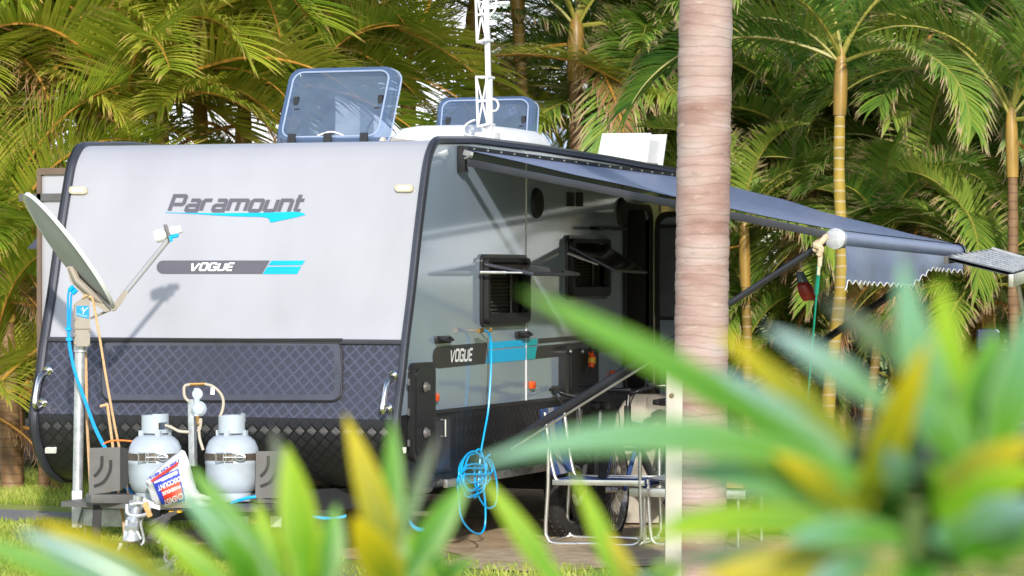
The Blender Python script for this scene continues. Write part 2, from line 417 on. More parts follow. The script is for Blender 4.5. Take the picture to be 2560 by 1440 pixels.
# boot hatch on the nose
mb = MB(); hp = rrect(257, 851, 856, 1004, 26, 6)
dense = []
for i in range(len(hp)):
    a = Vector(hp[i]); b = Vector(hp[(i+1) % len(hp)]); n = max(1, int((b-a).length/25))
    dense += [tuple(a+(b-a)*k/n) for k in range(n)]
inner = rrect(274, 866, 838, 988, 18, 6)
mb.prism([inner], lambda a, b: front(a, b, 0.012)); hatch = mb.build('boot_hatch', M['checker'], van, uv=lambda co: (co.x, 1.316-(1.316-co.z)*1.03))
mb = MB(); mb.prism([hp, inner], lambda a, b: front(a, b, 0.014), lambda a, b: front(a, b, 0.0)); mb.build('hatch_frame', mat("hatch_edge", (0.075, 0.078, 0.10), 0.3, 0.2), hatch)
mb = MB(); mb.tube([front(a, b, 0.012) for a, b in dense], 0.0065, 6, closed=True); mb.build('hatch_seal', M['black'], hatch)
mb = MB(); mb.bar(front(256, 852, 0.016), front(858, 852, 0.016), 0.028, 0.02, 0.004); mb.build('hatch_hinge', M['black'], hatch)
# decals on the front
G = {}
G['P'] = (0.74, [[(0, 0), (0, 1), (.64, 1), (.72, .92), (.72, .5), (.64, .42), (.14, .42)]])
G['a'] = (0.64, [[(.1, .70), (.56, .70), (.64, .62), (.64, 0), (.08, 0), (0, .08), (0, .28), (.08, .36), (.6, .36)]])
G['r'] = (0.46, [[(0, 0), (0, .62), (.08, .70), (.48, .70)]])
G['m'] = (1.06, [[(0, 0), (0, .70), (.98, .70), (1.06, .62), (1.06, 0)], [(.53, .66), (.53, 0)]])
G['o'] = (0.66, [['c', (.08, 0), (.58, 0), (.66, .08), (.66, .62), (.58, .70), (.08, .70), (0, .62), (0, .08)]])
G['u'] = (0.62, [[(0, .74), (0, .08), (.08, 0), (.62, 0)], [(.62, .74), (.62, -.06)]])
G['n'] = (0.62, [[(0, -.06), (0, .70), (.54, .70), (.62, .62), (.62, -.06)]])
G['t'] = (0.44, [[(.1, 1.08), (.1, .08), (.18, 0), (.42, 0)], [(-.06, .70), (.44, .70)]])
GV = {}
GV['V'] = (0.82, [[(0, 1), (.3, 0), (.44, 0), (.86, 1)]])
GV['O'] = (0.74, [['c', (.1, 0), (.64, 0), (.74, .1), (.74, .9), (.64, 1), (.1, 1), (0, .9), (0, .1)]])
GV['G'] = (0.74, [[(.74, .78), (.74, .9), (.64, 1), (.1, 1), (0, .9), (0, .1), (.1, 0), (.74, 0), (.74, .48), (.40, .48)]])
GV['U'] = (0.74, [[(0, 1), (0, .1), (.1, 0), (.64, 0), (.74, .1), (.74, 1)]])
GV['E'] = (0.66, [[(.70, 1), (.1, 1), (0, .9), (0, .1), (.1, 0), (.66, 0)], [(0, .5), (.60, .5)]])
def text_width(gl, text, gap): return sum(gl[c][0] for c in text)+gap*(len(text)-1)
tw = text_width(G, 'Paramount', 0.27)
kx = (752-424)/tw
mb = MB(); letters(mb, G, 'Paramount', lambda x, y: front(424+kx*x+15*y*0.9, 527-37*y, 0.004), 0.24, 0.27)
mb.build('maker_lettering', M['decal'], van, smooth=0)
mb = MB(); top = crom([(414, 531, 0), (480, 532.5, 0), (560, 533, 0), (660, 532, 0), (730, 530, 0), (755, 532, 0), (764, 536.5, 0)], 6)
bot = crom([(414, 532.5, 0), (480, 535, 0), (560, 540, 0), (620, 542, 0), (655, 543, 0), (672, 547, 0), (678, 556.5, 0), (700, 552, 0), (735, 545, 0), (764, 537.5, 0)], 6)
mb.prism([[tuple(p[:2]) for p in top]+[tuple(p[:2]) for p in bot[::-1]]], lambda a, b: front(a, b, 0.004)); mb.build('swoosh_decal', M['cyan'], van, smooth=0)
def pill(x0, y0, x1, y1, sl, r):
    out = [(x1+sl, y0), (x1, y1)]
    cy = (y0+y1)/2; rr = (y1-y0)/2
    return [(x0+rr-rr*sin(pi*k/14), cy+rr*cos(pi*k/14)) for k in range(15)]+[(x1+sl, y0), (x1, y1)]
mb = MB(); mb.prism([pill(392, 651.5, 656, 685, 19, 16)], lambda a, b: front(a, b, 0.003)); strip = mb.build('model_stripe', M['decal'], van, smooth=0)
mb = MB(); mb.prism([[(680, 652), (763, 651.5), (756, 663), (670.5, 663.5)]], lambda a, b: front(a, b, 0.003)); mb.prism([[(669, 667), (754, 666.5), (743, 685.5), (657, 685.5)]], lambda a, b: front(a, b, 0.003))
mb.build('stripe_tail', M['cyan'], strip, smooth=0)
tv = text_width(GV, 'VOGUE', 0.34); kv = (586-478)/tv
mb = MB(); letters(mb, GV, 'VOGUE', lambda x, y: front(476+kv*x*0.97+6*y, 676-17*y, 0.006), 0.27, 0.34); mb.build('model_lettering', M['whitep'], strip, smooth=0)
# marker lamps, handles and reflectors of the front
for u, v in ((198, 478), (1013, 472.5)):
    mb = MB(); mb.prism([rrect(u-23, v-9.5, u+23, v+9.5, 9)], lambda a, b: front(a, b, 0.022), lambda a, b: front(a, b, 0.0)); l = mb.build('clearance_lamp', M['cream'], van)
    mb = MB(); mb.prism([rrect(u-15, v-4.5, u+15, v+4.5, 3)], lambda a, b: front(a, b, 0.026), lambda a, b: front(a, b, 0.02)); mb.build('lens', M['whitep'], l)
for (u0, v0, u1, v1) in ((120, 927, 107, 1008), (985, 940, 972, 1022)):
    a = front(u0, v0, 0.0); b = front(u1, v1, 0.0); n = Vector((0, -1, -0.25)).normalized()
    mb = MB(); mb.tube(crom([a, a+n*0.07, a.lerp(b, .12)+n*0.105, a.lerp(b, .5)+n*0.112, a.lerp(b, .88)+n*0.105, b+n*0.07, b], 6), 0.0165, 12)
    for q in (a, b): mb.lathe([(0, .012), (.028, .012), (.034, 0.004), (.034, -0.004)], q, n, 20)
    mb.build('grab_handle', M['chrome'], van)
for u in (128, 1002):
    mb = MB(); mb.prism([rrect(u-14, 1118, u+14, 1131, 2)], lambda a, b: front(a, b, 0.01), lambda a, b: front(a, b, 0)); mb.build('reflector', M['whitep'], van)
# ---- fittings of the awning side
def side_plate(name, loops, material, t, parent=van, off=0.0, smooth=35):
    m = MB(); m.prism(loops, lambda a, b: Vector((VX+off+t, a, b)), lambda a, b: Vector((VX+off, a, b))); return m.build(name, material, parent, smooth)
def srr(u0, v0, u1, v1, r):
    y0, z0, y1, z1 = wrect(u0, v0, u1, v1); return rrect(y0, z0, y1, z1, r)
ld = side_plate('locker_door', [srr(1019, 906, 1076, 1150, 0.06)], M['blacktrim'], 0.035)
side_plate('door_panel', [srr(1026, 920, 1069, 1136, 0.04)], mat("locker_black", (0.014, 0.014, 0.018), 0.25), 0.006, ld, 0.035)
for v in (968, 1082):
    p = side(1064, v, 0.045); m = MB(); m.lathe([(0, .022), (.018, .022), (.03, .012), (.034, 0)], p, (1, 0, 0), 18); m.box(p+Vector((.024, 0, 0)), (.012, .012, .034), bevel=.003); m.build('latch', M['steelgrey'], ld)
for v in (955, 1030, 1108):
    p = side(1022, v, 0.04); m = MB(); m.box(p, (.012, .02, .04), bevel=.004); m.build('hinge', M['steelgrey'], ld)
sk = side_plate('skirt_locker', [srr(1080, 1041, 1122, 1180, 0.02)], M['blacktrim'], 0.012, off=0.002)
side_plate('skirt_locker_panel', [srr(1084, 1050, 1118, 1172, 0.015)], M['trim'], 0.004, sk, 0.0142)
for v in (1070,):
    p = side(1102, v, 0.025); m = MB(); m.tube([p+Vector((0, 0, .05)), p+Vector((.03, 0, .05)), p+Vector((.03, 0, -.05)), p+Vector((0, 0, -.05))], .007); m.build('locker_handle', M['alu'], sk)
for u, v, k in ((1084, 993, 'marker_light'), (1327, 962, 'marker_light'), (1530, 935, 'marker_light')):
    p = side(u, v, 0.004); m = MB(); m.box(p+Vector((.012, 0, 0)), (.028, .075, .05), bevel=.012); m.build(k, M['orange'], van)
for u0, u1, v in ((1085, 1121, 850), (1286, 1318, 837)):
    y0 = side(u0, v).y; y1 = side(u1, v).y; z = side(u0, v).z
    m = MB(); m.box((VX+.012, (y0+y1)/2, z), (.022, y1-y0, .045), bevel=.012); h = m.build('pull_latch', M['blacktrim'], van)
    m = MB(); m.tube([(VX+.02, y0+.03, z+.01), (VX+.05, y0+.06, z-.002), (VX+.05, y1-.05, z-.002), (VX+.02, y1-.02, z+.01)], .009); m.build('latch_lever', M['blacktrim'], h)
# wall seam, speakers, vents, towel bar
m = MB(); m.box((VX+.002, side(1315, 500).y, 1.7), (.006, .012, 1.6)); m.build('panel_seam', M['whitep'], van)
for yy in (side(1558, 540).y-0.02, side(1650, 520).y):
    m = MB(); m.box((VX+.002, yy, 2.0), (.005, .01, .9)); m.build('panel_seam', M['trim'], van)
for u, v in ((1340, 508), (1552, 530)):
    m = MB(); m.lathe([(0, .022), (.05, .03), (.085, .026), (.098, .012), (.1, 0)], side(u, v), (1, 0, 0), 28); m.build('speaker', M['black'], van)
for u in (1424, 1447):
    side_plate('vent_plate', [srr(u-7, 481, u+7, 516, 0.006)], M['black'], 0.012)
a = side(1476, 570, 0.01); b = side(1530, 572, 0.01); ox = Vector((.09, 0, 0))
m = MB(); m.tube([a, a+ox], .012); m.tube([b, b+ox], .012); m.tube([a+ox-Vector((0, .04, 0)), b+ox+Vector((0, .04, 0))], .011); m.build('towel_rail', M['blacktrim'], van)
# side stripe
def sside(a, b, off=0.003): return side(a, b, off)
ly = lambda u, v0, sl: v0+(u-1082)*sl
bl = [(1082+14-14*sin(pi*k/14), 893.5+(27.5)*cos(pi*k/14)) for k in range(15)]
mb = MB(); mb.prism([bl+[(1219, ly(1219, 866, -.0725)), (1213, ly(1213, 921.5, -.094))]], sside)
mb.prism([[(1346, 846.5), (1620, 826), (1620, 835), (1345.5, 859)]], sside); mb.prism([[(1344.5, 865), (1620, 840), (1620, 868), (1336, 897.5)]], sside)
ss = mb.build('side_stripe', M['decalblack'], van, smooth=0)
mb = MB(); mb.prism([[(1222, 855.5), (1344, 846.7), (1342.5, 862), (1221, 873)]], sside); mb.prism([[(1220.5, 877), (1342, 865.5), (1338, 897.5), (1215, 909)]], sside)
mb.build('stripe_band', [M['cyan']], ss, smooth=0)
mb = MB(); mb.prism([[(1316, 848.9), (1344, 846.7), (1342.5, 862), (1316, 864.3)]], lambda a, b: side(a, b, .005)); mb.prism([[(1316, 868.2), (1342, 865.5), (1338, 897.5), (1316, 899.6)]], lambda a, b: side(a, b, .005))
mb.build('stripe_end', M['teal'], ss, smooth=0)
ks = (1180-1125)/tv
mb = MB(); letters(mb, GV, 'VOGUE', lambda x, y: side(1126+ks*x*0.97+2.2*y, (902.5-ks*x*0.05)-27*y, 0.006), 0.24, 0.34); mb.build('side_lettering', M['whitep'], ss, smooth=0)
# windows
def window(W, Wh, outs, tilt, strut):
    y0, z0, y1, z1 = W
    fr = side_plate('window', [rrect(y0-.01, z0-.01, y1+.01, z1+.01, .05), rrect(*Wh, .03)], M['blacktrim'], 0.022)
    side_plate('window_frame', [rrect(y0+.012, z0+.012, y1-.012, z1-.012, .04), rrect(Wh[0]+.03, Wh[1]+.055, Wh[2]-.03, Wh[3]-.02, .03)], M['black'], 0.03, fr, 0.0225)
    # recess
    m = MB(); d = .22; X0 = VX-.001
    c = [(Wh[0], Wh[1]), (Wh[2], Wh[1]), (Wh[2], Wh[3]), (Wh[0], Wh[3])]
    for i in range(4):
        a, b = c[i], c[(i+1) % 4]
        m.face([m.v((X0, a[0], a[1])), m.v((X0, b[0], b[1])), m.v((X0-d, b[0], b[1])), m.v((X0-d, a[0], a[1]))])
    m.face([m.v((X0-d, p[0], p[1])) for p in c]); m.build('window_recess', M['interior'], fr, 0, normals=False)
    m = MB(); n = 15
    for k in range(n):
        z = Wh[1]+.03+(Wh[3]-Wh[1]-.06)*k/(n-1); m.box((VX-.09, (y0+y1)/2, z), (.03, y1-y0-.1, .006), Matrix.Rotation(radians(38), 4, 'Y'))
    m.build('blind', mat("blind_slats", (0.10, 0.095, 0.085), 0.5), fr)
    m = MB(); cz = [Vector((VX-.05, y1-.1, z0+.08+(z1-z0-.2)*k/22)) for k in range(23)]
    for p in cz: m.box(p, (.01, .012, .012))
    m.build('blind_chain', M['alu'], fr)
    # sash, hinged along its top edge
    A, B, C_, D = outs
    N = (B-A).cross(D-A).normalized()*0.02
    m = MB(); m.face([m.v(p) for p in (A, B, C_, D)]); m.face([m.v(p+N) for p in (D, C_, B, A)])
    pts = [A, B, C_, D]
    for i in range(4): p, q = pts[i], pts[(i+1) % 4]; m.face([m.v(p), m.v(q), m.v(q+N), m.v(p+N)])
    sa = m.build('window_sash', M['sash'], fr)
    m = MB(); m.tube([A+N*.5, D+N*.5, C_+N*.5, B+N*.5], .012, 8); m.build('sash_edge', M['trim'], fr)
    m = MB(); p, q = strut; m.tube([p, p.lerp(q, .55)], .011); m.tube([p.lerp(q, .5), q], .007); m.build('window_stay', M['alu'], fr)
M['sash'] = mat("tinted_sash", (0.085, 0.06, 0.05), 0.12, var=0.1, coat=0.8)
A1 = Vector((VX+.03, W1[0]+.01, W1[3]-.045)); B1 = Vector((VX+.03, W1[2]-.01, W1[3]-.045))
D1 = on(1332, 681, 1, W1[0]+.01); C1 = on(1446, 682, 1, W1[2]-.01)
window(W1, W1h, (A1, B1, C1, D1), 0, (side(1200, 681, .03), on(1318, 682, 1, W1[0]+.02)))
A2 = Vector((VX+.03, W2[0]+.01, W2[3]-.06)); B2 = Vector((VX+.03, W2[2]-.01, W2[3]-.06))
D2 = on(1536, 672, 1, W2[0]+.01); C2 = on(1616, 678, 1, W2[2]-.01)
window(W2, W2h, (A2, B2, C2, D2), 0, (side(1419, 632, .03), on(1495, 662, 1, W2[0]+.02)))
# doorway and the door standing open
m = MB(); d = .5; X0 = VX-.001; c = [(DY0, .66), (DY1, .66), (DY1, DZ1), (DY0, DZ1)]
for i in range(4):
    a, b = c[i], c[(i+1) % 4]; m.face([m.v((X0, a[0], a[1])), m.v((X0, b[0], b[1])), m.v((X0-d, b[0], b[1])), m.v((X0-d, a[0], a[1]))])
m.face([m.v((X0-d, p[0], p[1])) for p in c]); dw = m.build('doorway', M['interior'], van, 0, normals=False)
side_plate('door_frame', [rrect(DY0-.03, z_sk-.02, DY1+.03, DZ1+.03, .1), rrect(DY0+.015, z_sk+.01, DY1-.015, DZ1-.015, .08)], M['black'], .018, dw)
dx0 = VX+.03; dl = on(1690, 700, 1, DY1+.05).x; dx1 = dx0+.52; yD = DY1+.06
zt = on(1650, 533, 1, yD).z; zb = .72
m = MB(); m.prism([rrect(dx0, zb, dx1, zt, .08)], lambda a, b: Vector((a, yD, b)), lambda a, b: Vector((a, yD+.035, b))); dr = m.build('entry_door', M['grey'], van)
m = MB(); m.prism([rrect(dx0-.005, zb-.01, dx1+.01, zt+.012, .09), rrect(dx0+.03, zb+.03, dx1-.03, zt-.03, .07)], lambda a, b: Vector((a, yD-.012, b)), lambda a, b: Vector((a, yD+.04, b))); m.build('door_edge', M['black'], dr)
wz1 = on(1660, 562, 1, yD).z; wz0 = on(1660, 800, 1, yD).z; wx0 = on(1641, 700, 1, yD).x
m = MB(); m.prism([rrect(wx0-.01, wz0, dx1-.09, wz1, .05), rrect(wx0+.015, wz0+.025, dx1-.115, wz1-.025, .04)], lambda a, b: Vector((a, yD-.02, b)), lambda a, b: Vector((a, yD-.002, b))); m.build('door_window_frame', M['black'], dr)
m = MB(); m.prism([rrect(wx0+.012, wz0+.02, dx1-.11, wz1-.02, .04)], lambda a, b: Vector((a, yD-.008, b))); m.build('door_glass', mat("door_screen", (0.10, 0.11, 0.14), 0.3, coat=.5), dr)
# outside hatch and its plug lead
oh = side_plate('outside_hatch', [srr(1396, 862, 1480, 985, .05)], M['blacktrim'], .05)
side_plate('hatch_panel', [srr(1408, 872, 1476, 980, .03)], M['black'], .01, oh, .05)
for u in (1426, 1456):
    m = MB(); m.lathe([(0, .01), (.012, .008), (.014, 0)], side(u, 879, .06), (1, 0, 0), 10); m.build('hatch_stud', M['alu'], oh)
# slide-out on the far side
ys = 1.7
xl = on(99, 600, 1, ys).x; ztop = on(130, 424, 1, ys).z
m = MB(); m.box(((xl-1.19)/2+0.0, ys+.9, (ztop+.55)/2), (abs(xl+1.19), 1.8, ztop-.55), bevel=.01); so = m.build('slide_out', M['white'], van)
m = MB(); m.box((xl+.005, ys-.012, (ztop+.55)/2), (.03, .02, ztop-.56)); m.box(((xl-1.2)/2, ys-.013, ztop-.012), (abs(xl+1.2), .022, .045)); m.build('slide_seal', mat("brown_seal", (.16, .11, .08), .6), so)
m = MB(); p = on(130, 493, 1, ys-.015); m.box((p.x, ys-.012, p.z), (.5, .02, .05)); m.build('slide_strip', M['steelgrey'], so)
p = on(97, 588, 1, ys+.2); q = on(68, 622, 1, ys+.2)
m = MB(); m.grid([[p, p+Vector((0, .7, 0))], [q, q+Vector((0, .7, 0))]]); m.face([m.v(p), m.v(q), m.v(Vector((p.x, q.y, q.z)))]); m.build('slide_window', M['darkpaint'], so)

# ---- roof fittings
def roof_z(y):
    for a, b in zip(ROOF, ROOF[1:]):
        if a[0] <= y <= b[0]: return a[1]+(b[1]-a[1])*(y-a[0])/(b[0]-a[0])
    return 2.5
def roof_hatch(yb, corners, hinges=True):
    """clear lid standing open; corners = tl, tr, br, bl of the lid as seen, hinge along the bottom"""
    tl, tr, br, bl = corners
    lean = .30; hgt = abs(on(bl[0], bl[1], 1, yb).z-on(tl[0], tl[1], 1, yb).z)
    B0 = on(*bl, 1, yb); B1 = on(*br, 1, yb); T0 = on(*tl, 1, yb+lean); T1 = on(*tr, 1, yb+lean)
    B1.z = B0.z = (B0.z+B1.z)/2; B1.y = B0.y; T0.z = T1.z = (T0.z+T1.z)/2
    cx = (B0+B1+T0+T1)/4
    ex = (B1-B0).normalized(); W = ((B1-B0).length+(T1-T0).length)/2; ey = ((T0+T1)/2-(B0+B1)/2); H = ey.length; ey.normalize(); en = ey.cross(ex).normalized()
    if en.y < 0: en = -en
    O = (B0+B1)/2
    P = lambda a, b, c=0.0: O+ex*a+ey*b+en*c
    # moulded lid: inner pane set back inside a rounded rim
    out = rrect(-W/2, 0, W/2, H, .09, 6); mid = rrect(-W/2+.045, .03, W/2-.045, H-.045, .07, 6); inn = rrect(-W/2+.065, .05, W/2-.065, H-.065, .055, 6)
    mb = MB(); mb.prism([inn], lambda a, b: P(a, b, .030)); lid = mb.build('roof_hatch', M['acrylic'], van)
    rows = [[P(a, b, .085) for a, b in rrect(-W/2-.01, -.01, W/2+.01, H+.01, .095, 6)], [P(a, b, .03) for a, b in rrect(-W/2-.004, -.004, W/2+.004, H+.004, .09, 6)], [P(a, b, .004) for a, b in rrect(-W/2+.012, .012, W/2-.012, H-.012, .08, 6)], [P(a, b, .0) for a, b in mid], [P(a, b, .012) for a, b in rrect(-W/2+.052, .037, W/2-.052, H-.052, .065, 6)], [P(a, b, .030) for a, b in inn]]
    mb = MB(); mb.grid(rows, closed=True); mb.build('hatch_rim', M['rim'], lid)
    mb = MB(); mb.tube([P(a, b, .0) for a, b in mid], .006, 6, closed=True); mb.tube([P(a, b, .07) for a, b in rrect(-W/2-.012, -.012, W/2+.012, H+.012, .097, 6)], .006, 6, closed=True); mb.build('rim_glint', M['glint'], lid)  # pale tubes stand for the glints and light lines along the lid rim
    for sx in (-1, 1):
        mb = MB(); mb.box(P(sx*(W/2-.085), H*.52, .045), (.03, .03, .12), bevel=.006); mb.box(P(sx*(W/2-.10), H*.44, .05), (.04, .03, .05), bevel=.006); mb.build('catch', M['blacktrim'], lid)
        mb = MB(); mb.tube(crom([P(sx*(W/2-.12), H*.34, .05), P(sx*(W/2-.15), H*.22, .06), P(sx*(W/2-.155), .02, .06)], 5), .007); mb.build('lid_stay', M['hosebeige'], lid)
    for a in (-W*.33, -W*.0, W*.33):
        mb = MB(); mb.box(P(a, .0, -.006), (.05, .02, .085), bevel=.004); mb.build('hinge', M['blacktrim'], lid)
    mb = MB(); zc = roof_z(yb); mb.box((O.x+.03, yb+.33, zc+.012), (W*.9, .6, .04), bevel=.01); mb.build('hatch_base', mat("hatch_base_cream", (.55, .48, .42), .4), lid)
    mb = MB(); mb.tube(crom([P(-.09, .05, .02), P(0, .075, .015), P(.09, .05, .02)], 6), .006); mb.build('lid_grip', M['whitep'], lid)
def rim_mat():
    m, t, p = node_mat("smoky_rim"); p.inputs['Base Color'].default_value = (0.10, 0.155, 0.28, 1); p.inputs['Roughness'].default_value = .1; p.inputs['Coat Weight'].default_value = .8
    tr = t.nodes.new("ShaderNodeBsdfTransparent"); tr.inputs[0].default_value = (.6, .7, .85, 1); x = t.nodes.new("ShaderNodeMixShader"); x.inputs[0].default_value = .72
    t.links.new(tr.outputs[0], x.inputs[1]); t.links.new(p.outputs[0], x.inputs[2]); t.links.new(x.outputs[0], t.nodes['Material Output'].inputs['Surface']); return m
M['rim'] = rim_mat(); M['glint'] = mat('pale_glint', (.34, .42, .58), .2, var=.05)
roof_hatch(1.05, ((726, 166), (993, 162), (960, 350), (682, 352)))
roof_hatch(3.9, ((1093, 240), (1338, 237), (1328, 372), (1084, 372)))
ya = 2.2; a = on(955, 330, 1, ya); b = on(1262, 330, 1, ya); zt = on(1080, 311, 1, ya).z
mb = MB(); rows = []
for k, (ins, z) in enumerate(((0, roof_z(ya)-.01), (0.0, roof_z(ya)+.06), (.02, zt-.06), (.06, zt-.02), (.14, zt), (.3, zt+.006))):
    rows.append([Vector((x, y, z)) for x, y in rrect(a.x+ins*1.1, ya+ins, b.x-ins*1.5, ya+1.0-ins, max(.02, .16-ins*.3), 6)])
R = mb.grid(rows, closed=True); mb.face(R[-1]); ac = mb.build('air_conditioner', M['whitep'], van)
yv = 5.1
mb = MB(); o = [on(u, v, 1, yv) for u, v in ((1500, 402), (1512, 342), (1618, 341), (1608, 414))]; dv = Vector((0.03, .30, 0.0))
mb.face([mb.v(p) for p in o]); mb.face([mb.v(p+dv) for p in o[::-1]])
for i in range(4): p, q = o[i], o[(i+1) % 4]; mb.face([mb.v(p), mb.v(q), mb.v(q+dv), mb.v(p+dv)])
bmesh.ops.remove_doubles(mb.bm, verts=mb.bm.verts[:], dist=1e-4); bmesh.ops.bevel(mb.bm, geom=mb.bm.edges[:], offset=.025, segments=3, affect='EDGES')
mb.build('roof_vent', M['whitep'], van)
# folding aerial on the roof edge
ym = 1.75; mbx = on(1219, 342, 1, ym)
mb = MB(); mb.box(mbx+Vector((0, 0, -.01)), (.14, .12, .08), bevel=.02); an = mb.build('aerial', M['whitep'], van)
mb = MB(); P = lambda u, v, o=0: on(u, v, 1, ym+o)
mb.bar(P(1224, 336), P(1222, 190), .04, .04, .006, up=Vector((0, 1, 0))); mb.bar(P(1221, 195, .0), P(1215, -40), .03, .03, .005, up=Vector((0, 1, 0))); mb.build('aerial_mast', M['whitep'], an)
for (x0, y0, x1, y1) in ((1191, 192, 1218, 316), (1189, -30, 1214, 105)):
    for o in (-.07, .05):
        mb = MB(); q = [P(x0, y0, o), P(x1, y0, o), P(x1+1, y1-6, o), P(x0+4, y1, o)]
        for i in range(4): mb.bar(q[i], q[(i+1) % 4], .013, .013, up=Vector((0, 1, 0)))
        mb.bar(q[0], q[2], .009, .009, up=Vector((0, 1, 0))); mb.bar(q[1], q[3], .009, .009, up=Vector((0, 1, 0)))
        mb.bar(q[0].lerp(q[3], .5), q[1].lerp(q[2], .5), .014, .014, up=Vector((0, 1, 0)))
        if o < 0:
            for k in range(4): c_ = q[k]; mb.bar(c_, c_+Vector((0, .12, 0)), .014, .014)
        mb.build('aerial_panel', M['whitep'], an)
mb = MB(); mb.tube(crom([P(1228, 248), P(1240, 250), P(1246, 264), P(1240, 276), P(1228, 277)], 6), .007); mb.tube(crom([P(1200, 298), P(1178, 303), P(1160, 318), P(1165, 335), P(1198, 345)], 6), .007)
mb.tube(crom([P(1224, 40), P(1236, 26), P(1241, 8), P(1238, -20)], 6), .007); mb.bar(P(1222, 58), P(1240, 56), .04, .03); mb.build('aerial_cable', M['whitep'], an)
# ---- chassis, wheels and drawbar
mb = MB()
for x in (-.55, .55): mb.box((x, 3.3, .36), (.06, 6.0, .15))
for y in (.4, 1.6, 2.8, 5.2): mb.box((0, y, .36), (1.9, .05, .1))
mb.box((0, 3.9, .30), (1.9, .08, .08)); mb.box((0, 3.35, .30), (1.9, .3, .12)); mb.build('chassis', M['black'], van)
for sx in (1, -1):
    for yw in (3.55, 4.45):
        c = Vector((sx*.98, yw, .36)); mb = MB(); ax = Vector((sx, 0, 0))
        mb.lathe([(.20, -.1), (.32, -.11), (.35, -.09), (.36, -.05), (.36, .05), (.35, .09), (.32, .11), (.20, .1)], c, ax, 36); wh = mb.build('wheel', M['rubber'], van)
        mb = MB(); mb.lathe([(.20, .1), (.205, .03), (.07, .05), (0, .06)], c, ax, 24); mb.build('rim', M['steelgrey'], wh)
COUP = on(338, 1290, 0, 0.0)
yc = COUP.y; zc = COUP.z
mb = MB()
for x in (-1, 1): mb.bar((x*.07, yc+.25, zc+.02), (x*.78, 0.45, .37), .06, .13, .006)
mb.box((0, yc+.2, zc+.02), (.22, .22, .12), bevel=.01); mb.box((0, yc+.75, zc+.02), (.62, .05, .09), bevel=.004); mb.build('drawbar', M['armblack'], van)
D0 = 17.85
d_ = lambda u, v, o=0.0: dep(u, v, D0+o)
mb = MB(); mb.lathe([(0, .05), (.022, .048), (.034, .03), (.04, 0), (.048, -.012), (.048, -.03), (.036, -.032), (.034, -.01)], d_(328, 1338, -.12), (0, 0, 1), 20); mb.tube([d_(318, 1300, -.14), d_(312, 1345, -.14)], .012, 8); mb.tube([d_(340, 1325, -.14), d_(352, 1348, -.14)], .010, 8); mb.bar(d_(328, 1330, -.15), d_(340, 1260, .1), .075, .07, .02)
mb.tube([d_(330, 1310, -.1), d_(342, 1262, -.05)], [.035, .022], 14); mb.tube([d_(343, 1262, -.05), d_(346, 1240, -.05)], [.027, .03], 14)
mb.tube(crom([d_(318, 1262, -.08), d_(320, 1285, -.1), d_(345, 1290, -.1), d_(368, 1284, -.1), d_(372, 1268, -.1), d_(350, 1258, -.1), d_(325, 1262, -.1)], 5), .011, 8)
mb.tube(crom([d_(360, 1290, -.06), d_(352, 1310, -.05), d_(360, 1350, -.05), d_(352, 1362, -.05)], 5), .008); cp = mb.build('coupling', M['galv'], van)
mb = MB(); mb.bar(d_(362, 1256, -.1), d_(376, 1292, -.1), .035, .03, .008); mb.build('brake_handle', M['timber'], cp)
mb = MB(); mb.bar(d_(372, 1310, 0), d_(480, 1262, .3), .03, .02, .004); mb.bar(d_(380, 1262, .2), d_(545, 1262, .3), .04, .05, .004); mb.tube([d_(395, 1360, .1), d_(420, 1290, .15)], .02)
mb.bar(d_(375, 1350, -.02), d_(415, 1290, .1), .05, .02); mb.build('brake_linkage', M['steelgrey'], cp)
mb = MB()
for u, v in ((430, 1280), (447, 1279)): mb.box(d_(u, v, .18), (.03, .02, .012))
mb.build('yellow_tag', M['yellowmark'], cp)
def chain(mb, pts, lr=.022, wr=.0065):
    P_ = crom(pts, 30); acc = 0; last = P_[0]; k = 0
    for p in P_[1:]:
        if (p-last).length > lr*1.55:
            t = (p-last).normalized(); a = Vector((0, 0, 1)) if abs(t.z) < .8 else Vector((1, 0, 0)); x = t.cross(a).normalized(); y = t.cross(x)
            if k % 2: x, y = y, x
            c = (p+last)/2
            mb.tube([c+t*lr*1.15*cos(2*pi*j/10)+x*lr*.62*sin(2*pi*j/10) for j in range(10)], wr, 6, closed=True); last = p; k += 1
mb = MB(); chain(mb, [d_(408, 1345, .1), d_(418, 1378, .05), d_(412, 1400, 0), d_(430, 1425, 0), d_(400, 1445, -.1)]); chain(mb, [d_(440, 1390, 0), d_(425, 1412, -.05), d_(395, 1435, -.1), d_(375, 1450, -.1)]); mb.build('safety_chain', M['chainm'], cp)
mb = MB(); mb.tube([d_(318, 1360, 0)+Vector((0, 0, -.01*k)) + Vector((.012*cos(k*1.6), .012*sin(k*1.6), 0)) for k in range(24)], .006, 6); mb.build('rusty_spring', M['chainm'], cp)
